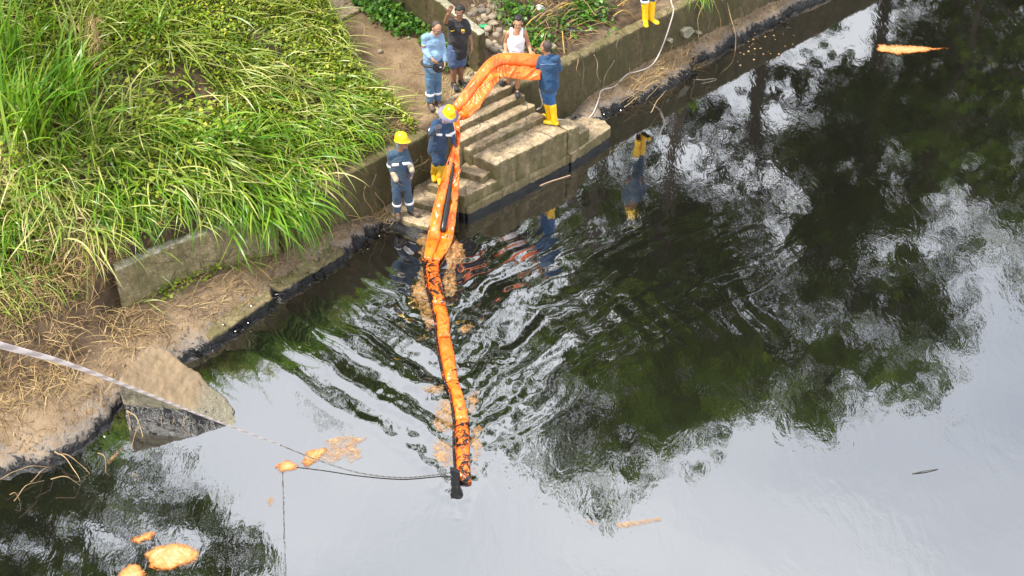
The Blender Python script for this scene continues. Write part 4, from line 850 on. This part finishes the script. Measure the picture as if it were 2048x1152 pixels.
L4 = Leaves(); u, v = scatter(5200, -11, -4.5, .3, 5.5); k = hill_ok(u, v) & (dens(u, v, 88, .9) > .18) & ((u > -7.6) | (v > 1)); u, v = u[k], v[k]; L4.add(*small_leaves(ground_pts(u, v) + np.c_[0 * u, 0 * u, .06 + .22 * rng.random(len(u))], .095)); L4.obj('broadleaf_weeds', 'creeper', kind='stuff', label='broad-leaved weeds standing through the grass')
# ---- shady broad creeper: along the side wall, over the debris, behind the men
L2 = Leaves()
u, v = scatter(2600, -.75, -.18, .9, 5.0); k = dens(u, v, 6, 2.5) > -.35; u, v = u[k], v[k]; L2.add(*small_leaves(ground_pts(u, v, 0) + np.c_[0 * u, 0 * u, .02 + .22 * rng.random(len(u))], .075))
u, v = scatter(5200, .05, 5.5, .25, 3.2); k = dens(u, v, 7, 1.9) > .12; u, v = u[k], v[k]; L2.add(*small_leaves(ground_pts(u, v, 0) + np.c_[0 * u, 0 * u, .02 + .12 * rng.random(len(u))], .07))
L2.obj('ground_creeper', 'dark_creeper', kind='stuff', label='fresh green creeper patches along the path and among the stones')
for (px, py, r, n, lab) in ((1178, 22, .42, 330, 'bright broad-leaved creeper clump above the debris near the top edge'), (1160, 40, .25, 120, 'small creeper tuft hanging into the brown debris'), (1030, 30, .3, 170, 'creeper clump among the stones behind the white vest'), (1075, 85, .26, 130, 'creeper between the vest and the cropped head'), (850, 40, .42, 300, 'dark green creeper clump spilling beside the pale blue shirt'), (800, 12, .45, 330, 'dark green creeper clump at the top edge above the path')):
    c = on_ground(px, py); a = rng.normal(0, r * .5, (n, 3)); a[:, 2] = np.abs(a[:, 2]) * .6; P = c + a; uu = P[:, 0] * CT + (P[:, 1] - 22) * ST; vv = -P[:, 0] * ST + (P[:, 1] - 22) * CT; P[:, 2] = np.maximum(terrain(uu, vv), c[2] - .25) + .03 + np.abs(a[:, 2])
    l = Leaves(); l.add(*small_leaves(P, .085)); l.obj('creeper_clump', 'dark_creeper', kind='stuff', label=lab)
# ---- fine lying grass everywhere on the bank
G1 = Leaves(); u, v = scatter(7500, -11.5, -1.9, .0, 6.2); k = ((u < -5) | (v > .45)) & hill_ok(u, v) & ~bare(u, v) & (dens(u, v, 9) > -.5) & ((u > -7.6) | (v > .8)); u, v = u[k], v[k]; n = len(u)
flow = DOWN + .7 + .9 * dens(u, v, 23, .5)
G1.add(*blades(ground_pts(u, v, .03), rng.normal(0, .55, n) + flow, rng.uniform(.0, .55, n), rng.uniform(.18, .75, n), rng.uniform(.009, .022, n), rng.uniform(.3, 1.3, n), floor=True, lift=.03))
G1.obj('lying_grass', 'cut_grass', kind='stuff', label='pale cut grass lying flat over the bank')
G2 = Leaves(); u, v = scatter(8000, -11.5, -1.9, .0, 6.2); k = ((u < -5) | (v > .3)) & hill_ok(u, v) & ~bare(u, v) & (dens(u, v, 12, .8) > -.1 ) & ((u > -7.9) | (v > .5)); u, v = u[k], v[k]; n = len(u)
G2.add(*blades(ground_pts(u, v, .0), rng.uniform(0, 6.28, n), rng.uniform(.6, 1.4, n), rng.uniform(.12, .38, n), rng.uniform(.008, .017, n), rng.uniform(.4, 1.4, n), floor=True))
G2.obj('short_grass', 'tall_grass', kind='stuff', label='short bright grass growing through the creeper')
# ---- grass clumps one can point at
def clump(px, py, n, az, azs, el, els, ln, wd, dr, mat, lab, spread=.12, floor=True, base=None, hang=False):
    c = on_ground(px, py) if base is None else base; b = c + np.c_[rng.normal(0, spread, n), rng.normal(0, spread, n), np.zeros(n)]
    uu = b[:, 0] * CT + (b[:, 1] - 22) * ST; vv = -b[:, 0] * ST + (b[:, 1] - 22) * CT; b[:, 2] = np.maximum(terrain(uu, vv), c[2] - .1)
    l = Leaves(); l.add(*blades(b, az + rng.normal(0, azs, n), el + rng.normal(0, els, n), ln * rng.uniform(.55, 1.15, n), wd * rng.uniform(.7, 1.3, n), dr * rng.uniform(.6, 1.4, n), seg=7, floor=floor, lift=.02))
    o = l.obj('grass_clump', mat, label=lab, cat='grass clump', group='long grass clumps on the bank'); return o
E_, N_, W_, S_ = 0.0, math.pi / 2, math.pi, -math.pi / 2
clump(45, 265, 75, E_ + .3, 1.2, 1.25, .22, 1.3, .046, .8, 'tall_grass', 'tallest upright clump of green blades at the left edge', .22)
clump(130, 215, 60, E_ + .2, .9, 1.2, .25, 1.3, .042, .9, 'tall_grass', 'tall upright clump next to the dry grass plume', .2)
clump(15, 130, 60, E_, 1.4, 1.3, .2, 1.2, .042, .7, 'tall_grass', 'tall clump in the top left corner', .22)
clump(95, 330, 70, S_ + .4, 1.6, 1.0, .35, .8, .026, 1.4, 'tall_grass', 'leafy clump below the tallest blades at left', .25)
clump(195, 300, 50, E_ + .2, .9, .9, .3, .85, .03, 1.0, 'cut_grass', 'greyish arching clump left of the bare earth hollow', .14)
clump(480, 300, 60, E_ - .25, .8, .95, .3, .95, .032, 1.1, 'tall_grass', 'bright stiff clump standing over the lying grass in the middle', .14)
clump(515, 400, 150, S_ + .75, .42, .35, .35, 1.15, .037, 2.1, 'tall_grass', 'great drooping clump hanging over the wall towards the water', .26, floor=True)
clump(450, 375, 110, S_ + .35, .45, .35, .3, 1.0, .028, 2.0, 'tall_grass', 'drooping clump above the pale wall top', .22)
clump(560, 385, 110, S_ + 1.1, .35, .3, .3, 1.05, .035, 1.9, 'tall_grass', 'drooping clump nearest the standing worker', .2)
clump(410, 330, 120, S_ + .8, .5, .3, .25, .95, .028, 1.2, 'cut_grass', 'silvery fan of cut blades lying down the middle of the bank', .28)
clump(300, 330, 70, S_ + .9, .6, .3, .3, .9, .028, 1.3, 'cut_grass', 'silvery cut blades lying below the bare hollow', .25)
clump(220, 395, 65, S_ + .1, .5, .5, .3, .95, .026, 2.0, 'tall_grass', 'drooping blades hanging at lower left', .18)
clump(270, 420, 50, S_ + .5, .5, .4, .3, .8, .025, 2.0, 'tall_grass', 'drooping blades just above the broken wall top', .18)
clump(150, 330, 45, W_ - .2, .7, .5, .3, .7, .024, 1.4, 'cut_grass', 'pale spidery blades arching at left', .06)
clump(640, 215, 60, E_, .5, .15, .15, .95, .026, .5, 'cut_grass', 'long flattened blades pointing at the path', .2)
clump(350, 90, 70, S_ + .9, .5, .3, .2, .85, .022, .9, 'cut_grass', 'combed pale blades near the crest of the bank', .3)
clump(470, 140, 70, S_ + 1.2, .4, .3, .2, .85, .022, .9, 'cut_grass', 'combed yellowish blades right of the bare hollow', .3)
clump(20, 480, 55, S_ + .3, .7, .6, .35, .8, .024, 1.8, 'tall_grass', 'dark drooping blades at the left edge above the straw', .2)
clump(1432, 10, 40, S_ + .3, .8, .4, .3, .45, .016, 2.2, 'tall_grass', 'grass tuft hanging over the long wall at the top edge', .1, base=W(5.1, .05, 1.24))
for x, y, nm in ((55, 505, 'brown dead tuft at the left edge over the straw'), (130, 520, 'brown dead tuft above the rope at left'), (185, 470, 'brown dead tuft left of the broken wall'), (40, 570, 'lowest brown dead tuft by the mud')):
    clump(x, y, 60, S_ + .4, 1.0, .7, .4, .6, .014, 1.9, 'straw', nm, .2)
spots_ = [(60, 60), (150, 110), (110, 170), (20, 200), (70, 390), (160, 260), (250, 250), (330, 250), (380, 280), (120, 420), (330, 380), (385, 400), (240, 330), (560, 300), (600, 340), (620, 280), (180, 450), (50, 440), (260, 60), (585, 165), (655, 185), (190, 60), (700, 250), (520, 235), (10, 350)]
for k, (x, y) in enumerate(spots_):
    up_ = x < 300 and y < 300
    clump(x, y, 55, S_ + (1.4 if up_ else .75), 1.1 if up_ else .55, 1.1 if up_ else .45, .3, random.uniform(.75, 1.1), .024, 1.0 if up_ else 1.5, ('tall_grass', 'cut_grass', 'tall_grass', 'tall_grass', 'straw_grass')[k % 5], ['upright', 'drooping', 'short', 'straw-flecked', 'leaning'][k % 5] + ' grass tuft on the left bank, ' + ['against the dry seed plume', 'near the left frame edge', 'just above the broken wall', 'beside the bare earth hollow', 'in the middle of the drooping fringe'][[1, 0, 0, 1, 1, 0, 3, 3, 3, 1, 2, 2, 2, 4, 4, 4, 2, 1, 0, 3, 4, 3, 4, 4, 1][k]], .2)
# ---- dry plume
pl = Leaves(); c = on_ground(205, 150); n = 140; b = c + rng.normal(0, .05, (n, 3)) + np.c_[0 * np.zeros(n), np.zeros(n), rng.uniform(.1, .95, n)]
pl.add(*blades(b, rng.uniform(0, 6.28, n), rng.uniform(-.3, 1.1, n), rng.uniform(.15, .4, n), np.full(n, .010), rng.uniform(1, 2.4, n), seg=5)); g = Geo(); g.tube([c, c + np.array((.04, 0, .5)), c + np.array((.02, 0, 1.05))], .008, 5)
V2 = g.verts(); root = empty('dry_grass_plume', c, 'brown dry seed plume rising from the green grass at top left', 'dry grass'); pl.obj('plume', 'straw', root); g.obj('stem', M['stick'], root)
MC = Leaves(); u = np.r_[rng.uniform(-11, -3, 900), rng.uniform(1.6, 8, 600)]; v = waterline(u) + .14 + rng.uniform(.02, 1.0, len(u)) * (-.19 - waterline(u)); P = ground_pts(u, v); s_ = rng.uniform(.008, .028, len(u)); bx = np.array([(-1, -1, -.6), (1, -1, -.6), (1, 1, -.6), (-1, 1, -.6), (-.7, -.6, .6), (.6, -.7, .5), (.7, .6, .7), (-.6, .7, .5)]); V = (P[:, None, :] + bx[None] * s_[:, None, None] * rng.uniform(.6, 1.3, (len(u), 8, 3))).reshape(-1, 3); fq = np.array([(4, 5, 6, 7), (0, 1, 5, 4), (1, 2, 6, 5), (2, 3, 7, 6), (3, 0, 4, 7)]); MC.add(V, (np.arange(len(u))[:, None, None] * 8 + fq[None]).reshape(-1, 4)); MC.obj('mud_clods', 'clod', kind='stuff', label='small clods of dried mud along the ledge')
# ---- straw: dry grass at the left foot of the bank, along the mud, on the debris heap
ST2 = Leaves()
def straw(n, u0, u1, v0, v1, ln, wd, cond=None, el=.35, az=None, dr=1.0):
    u, v = scatter(n, u0, u1, v0, v1)
    if cond is not None: k = cond(u, v); u, v = u[k], v[k]
    n = len(u); a = rng.uniform(0, 6.28, n) if az is None else az + rng.normal(0, .6, n)
    ST2.add(*blades(ground_pts(u, v, .012), a, rng.normal(el, .3, n), ln * rng.uniform(.4, 1.3, n), wd * rng.uniform(.6, 1.4, n), dr * rng.uniform(.4, 1.6, n), floor=True))
straw(3600, -11.8, -7.4, -.75, 1.3, .38, .008, lambda u, v: (dens(u, v, 31, 1.4) > -.3) & (v > waterline(u) + .62 + .35 * dens(u, v, 32)))
straw(560, -7.6, -3.2, -.55, .1, .34, .007, lambda u, v: (dens(u, v, 33, 1.6) > .05) & (v > waterline(u) + .1), az=TH, el=.1)
straw(700, -8.4, -5.0, .5, .9, .3, .008, lambda u, v: dens(u, v, 34, 1.8) > -.1, az=DOWN, el=.3, dr=1.3)
straw(260, -5.0, -2.1, .22, .5, .2, .007, None, az=DOWN + .8, el=.2, dr=.8)
straw(2000, .2, 6.5, .16, 2.6, .38, .008, lambda u, v: dens(u, v, 35, 1.5) > -.1)
straw(170, -2.0, -.1, .3, 4.5, .22, .007, None)
straw(160, -11.5, -8.6, -1.0, .2, .3, .007, lambda u, v: v > waterline(u) + .15)
straw(500, 1.9, 4.6, -.5, -.1, .36, .007, lambda u, v: dens(u, v, 36, 1.8) > -.1, az=TH)
straw(420, -3.4, -1.95, -.32, -.08, .22, .007, None, az=TH)
straw(200, -3.3, -2.0, .22, .4, .2, .008, None, az=DOWN + .8, el=.3)
straw(900, -11, -2, .3, 5.5, .45, .008, lambda u, v: hill_ok(u, v) & (dens(u, v, 37, 1.1) > .1))
ST2.obj('straw_litter', 'straw', kind='stuff', label='tan dry straw and roots littering mud and bank')
OD = Leaves()
for n_, u0, u1 in ((520, -11, -3.2), (420, 1.7, 8)):
    u = rng.uniform(u0, u1, n_); u = u[dens(u, u * 0, 44, 1.3) > -.25]; n = len(u); v = waterline(u) + rng.normal(.0, .05, n)
    OD.add(*blades(Wn(np.c_[u, v, np.maximum(terrain(u, v), 0) + rng.uniform(0, .06, n)]), rng.normal(DOWN, 1.0, n), rng.uniform(-.3, .6, n), rng.uniform(.06, .26, n), rng.uniform(.005, .014, n), rng.uniform(.5, 2, n)))
OD.obj('oily_debris', 'oil_black', kind='stuff', label='black oil-soaked leaves and stalks along the waterline')
# ---- debris heap of flood wood: roots, sticks, canes
def stick(name, pts, rad, mat, label, group=None, cat='stick', wob=.02):
    P = resample(np.asarray(pts, float), max(6, len(pts) * 4)); P = P + wob * np.c_[noise(P * 5, 1), noise(P * 5, 2), noise(P * 5, 3)]
    g = Geo(); g.tube(P, np.linspace(rad, rad * .55, len(P)), 6); return tag(g.obj(name, M[mat]), label, cat, group)
def gst(name, a, b, rad, mat, label, group=None, lift=.03, sag=.1, cat='stick'):
    p, q = on_ground(*a, lift), on_ground(*b, lift); m = (p + q) / 2 + np.array((0, 0, sag)); return stick(name, [p, m, q], rad, mat, label, group, cat)
gst('yellow_cane', (1122, 50), (1127, 108), .014, 'cane', 'upright yellow cane standing in front of the debris', None, .06, .05, 'cane')
gst('yellow_cane', (1182, 56), (1219, 92), .012, 'cane', 'yellow cane slanting down onto the long wall top', None, .05, .05, 'cane')
gst('yellow_cane', (1050, 55), (1092, 32), .012, 'cane', 'long pale cane rising right of the vest', None, .06, .1, 'cane')
gst('yellow_cane', (1092, 32), (1188, 6), .011, 'cane', 'long pale cane lying across the top of the debris', None, .12, .12, 'cane')
gst('yellow_cane', (1222, 52), (1240, 76), .012, 'cane', 'greenish cane end poking over the wall, uphill of the slanting one', None, .04, .04, 'cane')
for k in range(84):
    x, y = random.uniform(1060, 1245), random.uniform(-15, 85); a = random.uniform(-.2, .9) if random.random() < .7 else random.uniform(1.2, 2.2); l = random.uniform(25, 75)
    if y > 20 + (1260 - x) * .55: continue
    try: gst('driftwood_stick', (x, y), (x + l * math.cos(a), y - l * math.sin(a) * .55), random.uniform(.005, .013), random.choice(['stick', 'stick', 'bark', 'bark', 'cane']), 'dead brown stick tangled in the flood debris above the wall', 'sticks in the debris heap', random.uniform(.03, .22), random.uniform(0, .16))
    except Exception: pass
# roots and vines hanging down the long wall
for k, (x, y, x2, y2) in enumerate(((1158, 105, 1172, 182), (1150, 112, 1160, 150), (1236, 70, 1242, 112), (1408, 6, 1392, 78), (1420, 4, 1412, 60), (1432, 2, 1440, 70), (1445, 0, 1462, 88), (1185, 110, 1205, 165), (1225, 120, 1206, 178))):
    p = [spot_v(x + (x2 - x) * t + 5 * math.sin(t * 5 + k), y + (y2 - y) * t, -.13 - .13 * t) for t in np.linspace(0, 1, 6)]
    stick('hanging_root', p, .010, 'stick' if k % 2 else 'bark', 'thin brown root hanging down the mossy bank wall', 'roots hanging on the long wall', 'root', .015)
stick('hanging_vine', [spot_v(*a) for a in ((1446, -20, .1), (1458, 22, -.2), (1470, 62, -.45), (1471, 100, -.55), (1466, 130, -.6), (1461, 140, -.6))], .012, 'stick', 'long curving vine hanging past the wall to the black water', None, 'vine')
for k, (x, y, x2, y2) in enumerate(((835, 318, 800, 345), (850, 320, 812, 352), (745, 350, 752, 415), (730, 372, 742, 430), (835, 335, 862, 350), (755, 385, 768, 428), (842, 312, 826, 360), (700, 440, 765, 432))):
    p = [spot_v(x + (x2 - x) * t + 6 * math.sin(t * 5 + k), y + (y2 - y) * t, -.12 - .06 * t) for t in np.linspace(0, 1, 6)]
    stick('hanging_root', p, .010, 'stick' if k % 2 else 'bark', 'bent brown root lying against the short wall behind the workers', 'roots on the short wall', 'root', .02)
# sticks on the mud and in the water
for k, (a, b_, m_) in enumerate((((245, 635), (330, 620), 'stick'), ((330, 620), (452, 560), 'stick'), ((262, 640), (420, 575), 'stick'), ((400, 570), (475, 545), 'stick'), ((120, 660), (160, 740), 'stick'), ((115, 665), (190, 640), 'stick'), ((470, 500), (560, 575), 'cane'), ((420, 600), (490, 560), 'stick'), ((350, 575), (420, 560), 'stick'), ((1210, 190), (1270, 150), 'stick'), ((1220, 172), (1300, 148), 'stick'), ((1240, 205), (1300, 178), 'stick'), ((1280, 165), (1330, 150), 'stick'), ((640, 590 - 160), (740, 440), 'stick'))):
    gst('dry_stalk', a, b_, .008, m_, 'dry pale stalk lying along the muddy ledge at the water', 'dry stalks on the mud', .03, .06, 'stalk')
gst('dark_stick', (327, 708), (340, 672), .009, 'dark_stick', 'short dark stick standing in the mud above the fallen slab', None, .12, .0)
for k, (x, y, x2, y2) in enumerate(((240, 790, 262, 865), (252, 820, 285, 880), (275, 850, 262, 905), (328, 820, 322, 850), (362, 815, 345, 852), (385, 825, 360, 858), (110, 905, 160, 965), (115, 910, 180, 950), (60, 965, 110, 935), (0, 960, 100, 935), (30, 1000, 90, 960), (100, 960, 165, 975), (195, 905, 215, 950), (20, 985, 40, 1005), (265, 1030 - 75, 275, 965), (1250, 215, 1290, 195), (1240, 195, 1268, 178), (1330, 165, 1292, 205), (1300, 225, 1335, 180))):
    p, q = spot(x, y, .16), spot(x2, y2, -.02); stick('reed_stalk', [p, (p + q) / 2 + np.array((.03, 0, .10)), q], .0075, random.choice(['stick', 'stick', 'straw_stalk']), 'bent tan reed stalk dipping into the oil at the edge', 'reed stalks at the waterline', 'reed', .03)
stick('branch', [spot(*a) for a in ((1392, 160, .2), (1432, 158, .12), (1425, 164, .06), (1405, 168, .03))], .010, 'stone_dark', 'grey bare branch end reaching from the mud over the water', None, 'branch')
# oily rubbish caught at the edge
for k, (px, py, s, lab) in enumerate(((1211, 262, .10, 'crumpled dark plastic bag at the right foot of the stairs'), (1205, 240, .07, 'black oily lump against the mud by the stairs'), (560, 560, .05, 'black oily lump on the left ledge'), (395, 700, .08, 'black oily clump above the fallen slab'), (590, 545, .06, 'black oily clump by the drooping grass'))):
    c = spot(px, py, .05); V, F = stone_mesh(40 + k); V = V * (1 + .35 * noise(V * 4, 50 + k))[:, None] * np.array((s, s * .8, s * .55)); tag(mk('oily_lump', V + c, F, M['plastic_dark' if k == 0 else 'rubber_black']), lab, 'debris')
for px, py, s, m_, nm, lab in ((1078, 15, .075, 'plastic_white', 'plastic_bag', 'white plastic scrap caught in the flood debris'), (964, 52, .065, 'plastic_green', 'plastic_bag', 'green plastic scrap among the river stones'), (1140, 60, .08, 'plastic_dark', 'plastic_bag', 'dark plastic rag in the debris beside the upright yellow cane')):
    c = on_ground(px, py, .03); V, F = stone_mesh(60 + px, 3); V = V * (1 + .5 * noise(V * 3.3, 5))[:, None] * np.array((s * 1.2, s * .8, s * .5)); tag(mk(nm, V + c, F, M[m_]), lab, 'plastic scrap')
# old stone steps of the upper path
for k, (px, py, wd2) in enumerate(((690, 4, .55), (668, 20, .5), (680, 34, .4))):
    c = on_ground(px, py); cu, cv = to_uv(c); a = [(cu - wd2, cv - .2, c[2] + .08), (cu + wd2, cv - .16, c[2] + .08), (cu + wd2, cv + .2, c[2] + .12), (cu - wd2, cv + .2, c[2] + .12)]
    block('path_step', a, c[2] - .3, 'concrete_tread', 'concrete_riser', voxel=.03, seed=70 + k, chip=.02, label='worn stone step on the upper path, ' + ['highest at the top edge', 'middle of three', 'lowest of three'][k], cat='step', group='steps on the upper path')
# shrub with broad leaves in the middle of the bank
c = on_ground(452, 318); root = empty('leafy_shrub', c, 'small bright broad-leaved shrub in front of the stiff grass clump', 'shrub'); g = Geo(); lf = []
for k in range(9):
    a = random.uniform(0, 6.28); e = c + np.array((.3 * math.cos(a), .3 * math.sin(a) - .12, random.uniform(.15, .5))); g.tube([c, (c + e) / 2 + np.array((0, 0, .08)), e], .006, 5); lf.append(lerp(c + np.array((0, 0, .08)), e, 1) + rng.normal(0, .075, (16, 3)))
g.obj('stem', M['stick'], root); l = Leaves(); l.add(*small_leaves(np.concatenate(lf), .085)); l.obj('foliage', 'tall_grass', root)
# ================================================================== FLOATING OIL EMULSION
def slick(name, outline, mat, label, group=None, z=.006, ragged=.25, seed=0, cell=.016):
    P = np.array([spot(x, y)[:2] for x, y in outline]); lo, hi = P.min(0) - .15, P.max(0) + .15
    xs, ys = np.arange(lo[0], hi[0], cell), np.arange(lo[1], hi[1], cell); X, Y = np.meshgrid(xs, ys, indexing='ij'); q = np.c_[X.ravel(), Y.ravel()]
    inside = np.zeros(len(q), bool); dist = np.full(len(q), 9.0); n = len(P)
    for i in range(n):
        a, b = P[i], P[(i + 1) % n]; c = ((a[1] > q[:, 1]) != (b[1] > q[:, 1])) & (q[:, 0] < (b[0] - a[0]) * (q[:, 1] - a[1]) / (b[1] - a[1] + 1e-12) + a[0]); inside ^= c
        t = np.clip(((q - a) @ (b - a)) / ((b - a) @ (b - a) + 1e-12), 0, 1); dist = np.minimum(dist, np.linalg.norm(q - a - t[:, None] * (b - a), axis=1))
    sd = np.where(inside, dist, -dist) + .025 + ragged * .22 * fbm(q * 7, 4, seed) + ragged * .10 * noise(q * 28, seed + 9)
    on = (sd > 0).reshape(X.shape); zz = wave(q[:, 0], q[:, 1]) + z + .004 * np.clip(sd * 12, -1, 1)
    cells = on[:-1, :-1] & on[1:, :-1] & on[1:, 1:] & on[:-1, 1:]; ii = np.arange(X.size).reshape(X.shape)
    Q = np.stack([ii[:-1, :-1], ii[1:, :-1], ii[1:, 1:], ii[:-1, 1:]], -1)[cells]
    if len(Q) == 0: return
    used, inv = np.unique(Q, return_inverse=True); o = tag(mk(name, np.c_[q, zz][used], inv.reshape(-1, 4), M[mat]), label, 'oil patch', group)
    a = o.data.attributes.new('edge', 'FLOAT', 'POINT'); a.data.foreach_set('value', np.clip(sd[used] / .11, 0, 1).astype(np.float32))
G_ = 'patches of orange oil emulsion on the water'
slick('oil_patch', [(1757, 90), (1768, 90), (1800, 92), (1850, 94), (1895, 98), (1850, 104), (1800, 110), (1785, 107), (1755, 102)], 'emulsion', 'long pointed orange oil patch floating in the far upper right', G_, seed=1, ragged=.22, z=.012)
slick('oil_patch', [(290, 1108), (315, 1092), (355, 1088), (385, 1096), (402, 1108), (380, 1128), (340, 1142), (300, 1138)], 'emulsion', 'largest rounded orange oil patch near the bottom edge', G_, seed=2, ragged=.16, z=.010)
slick('oil_patch', [(238, 1152), (255, 1128), (280, 1132), (290, 1150), (270, 1175), (235, 1175)], 'emulsion', 'orange oil patch cut by the bottom edge', G_, seed=3, ragged=.16, z=.010)
slick('oil_patch', [(262, 1082), (290, 1066), (312, 1064), (304, 1078), (280, 1086)], 'emulsion', 'small slanting orange oil streak above the largest patch', G_, seed=4, ragged=.13)
slick('oil_patch', [(548, 930), (575, 920), (596, 928), (592, 940), (560, 946)], 'emulsion', 'bright orange oil patch just below the tow rope', G_, seed=5, ragged=.12)
slick('oil_patch', [(604, 926), (614, 902), (650, 895), (655, 905), (632, 926), (614, 936)], 'emulsion', 'orange oil patch crossed by the tow rope', G_, seed=6, ragged=.16)
slick('oil_patch', [(645, 880), (700, 872), (730, 878), (715, 892), (722, 915), (700, 925), (690, 905), (668, 925), (642, 915), (655, 898)], 'emulsion_thin', 'swirled pale oil patch right of the tow rope crossing', G_, seed=7, ragged=.26)
for k, o_ in enumerate(([(1175, 1040), (1190, 1046), (1198, 1050), (1180, 1048)], [(1232, 1048), (1262, 1044), (1320, 1036), (1322, 1040), (1265, 1052), (1236, 1054)])):
    slick('oil_streak', o_, 'emulsion_thin', ['tiny orange oil fleck', 'thin pale orange oil streak'][k] + ' on the pale water below the dark reflection', G_, seed=9 + k, ragged=.10)
slick('oil_streak', [(215, 925), (232, 905), (246, 892), (244, 900), (230, 916), (218, 928)], 'emulsion_thin', 'orange oil streak among the reeds below the fallen slab', G_, seed=12, ragged=.06)
slick('oil_streak', [(534, 1002), (546, 990), (550, 998), (540, 1012)], 'emulsion_thin', 'faint pale oil fleck on open water left of the boom head', G_, seed=13, ragged=.10)
G_ = 'thin tan oil froth along the boom'
for k, (o_, lab) in enumerate((([(850, 440), (905, 470), (930, 500), (905, 560), (885, 500), (862, 540), (845, 520), (838, 470)], 'tan oil froth where the boom enters the water'), ([(850, 530), (862, 575), (870, 640), (858, 660), (840, 630), (825, 580), (838, 545)], 'tan froth left of the upper floating boom'), ([(892, 540), (915, 560), (912, 590), (892, 592), (886, 560)], 'tan froth right of the upper floating boom'), ([(922, 655), (935, 645), (942, 652), (930, 665)], 'small orange froth patch alone to the right of the boom'), ([(832, 672), (858, 668), (862, 676), (840, 686)], 'tan froth patch alone to the left of the boom'), ([(850, 775), (882, 770), (880, 782), (852, 784)], 'small tan froth strip left of the boom'), ([(872, 830), (885, 800), (902, 810), (905, 850), (895, 868), (868, 850)], 'tan froth patch left of the lower boom'), ([(858, 890), (880, 880), (905, 885), (908, 925), (890, 932), (865, 912)], 'tan froth patch at the left of the boom head'), ([(945, 860), (960, 850), (958, 900), (965, 920), (950, 948), (943, 900)], 'brown froth right of the boom head'), ([(938, 795), (955, 785), (952, 815), (940, 830)], 'tan froth right of the lower boom'))):
    slick('oil_froth', o_, 'emulsion_thin', lab, G_, seed=20 + k, ragged=.42, z=.004)
stick('floating_splinter', [spot(1080, 371, .01), spot(1105, 361, .012), spot(1140, 351, .01)], .012, 'wood_pale', 'pale wood splinter floating in front of the stairs', None, 'driftwood')
stick('floating_twig', [spot(1826, 946, .01), spot(1850, 942, .015), spot(1876, 938, .01)], .009, 'dark_stick', 'dark twig floating alone on the pale water at right', None, 'driftwood', .01)
rng2 = np.random.default_rng(3); fl = Leaves(); pts = np.array([spot(x, y, .012) for x, y in zip(rng2.normal(1520, 45, 50), rng2.normal(88, 26, 50)) if y > 60 + (1520 - x) * .5 and y < 140]); fl.add(*small_leaves(pts, .045, .1)); fl.obj('floating_leaves', 'straw', kind='stuff', label='small fallen leaves drifting by the far wall')
# ================================================================== TREES beyond the frame, mirrored in the water
def tree_parts(seed, h, spread, n_cl, leaf, trunk_r, base=.45):
    r = random.Random(seed); g = Geo(); tips = []
    top = np.array((r.uniform(-.6, .6), r.uniform(-.6, .6), h * .86)); tr = [np.zeros(3), np.array((r.uniform(-.3, .3), r.uniform(-.3, .3), h * .25)), np.array((r.uniform(-.5, .5), r.uniform(-.5, .5), h * .55)), top]
    P = resample(np.array(tr), 14); g.tube(P, np.linspace(trunk_r, trunk_r * .2, 14), 9)
    for k in range(n_cl):
        t = base + (1 - base) * (k + r.random()) / n_cl; i = min(13, int(t * 13)); a = r.uniform(0, 6.28); ln = spread * (1.15 - .75 * abs(t - .62) / .5) * r.uniform(.5, 1.1)
        e = P[i] + np.array((math.cos(a) * ln, math.sin(a) * ln, r.uniform(.1, .45) * ln)); m = (P[i] + e) / 2 + np.array((0, 0, .12 * ln)); g.tube(resample(np.array([P[i], m, e]), 6), np.linspace(trunk_r * .35, .02, 6), 5); tips += [e, m * .4 + e * .6]
    c = []
    for e in tips:
        for q in range(3): c.append(e + np.array([r.gauss(0, spread * .17) for _ in range(2)] + [r.gauss(0, spread * .11)]) + rng.normal(0, 1, (leaf // 3, 3)) * np.array((.46, .46, .30)) * r.uniform(.5, 1.1))
    V, Q = small_leaves(np.concatenate(c), .34, .7); return g, V, Q
protos = []
for s, (h, sp, n, lf, tr_, b_) in enumerate(((15, 4.2, 17, 100, .26, .35), (17, 3.2, 16, 92, .22, .45), (13, 4.6, 16, 100, .24, .3))):
    g, V, Q = tree_parts(s + 3, h, sp, n, lf, tr_, b_); protos.append((npmesh('trunk', g.verts(), g.F, M['bark']), npmesh('crown', V, Q, M['tree_leaves'])))
TREES = [(-10.6, 24.6, 0, .85), (-12.5, 22.5, 2, .9), (-6.4, 31, 1, .52), (-4.0, 31.6, 2, .64), (-7.6, 30.2, 2, .5), (-2.0, 33, 2, .85), (2.5, 35, 0, 1.08), (4.5, 33.0, 1, 1.06), (7.3, 37, 0, 1.08), (10.6, 37.5, 1, 1.16), (13.5, 41, 2, 1.2), (11.8, 33.5, 2, .62), (16.5, 36, 0, .9), (19.5, 43, 0, 1.1), (24, 40, 2, 1.1), (-15, 30, 0, .9), (0, 43, 0, 1.0), (29, 50, 0, 1.2), (17.5, 52, 1, 1.2)]
for k, (x, y, p, s) in enumerate(TREES):
    uu, vv = to_uv((x, y)); zz = tz(uu, vv); root = empty('broadleaf_tree', (x, y, zz - .1), 'dark green broadleaf tree on the bank above the stairs, seen mirrored in the water', 'tree', 'trees along the bank'); root.scale = (s,) * 3; root.rotation_euler = (0, 0, k * 1.7)
    for nm, me in zip(('trunk', 'crown'), protos[p]): o = bpy.data.objects.new(nm, me); COL.objects.link(o); o.parent = root
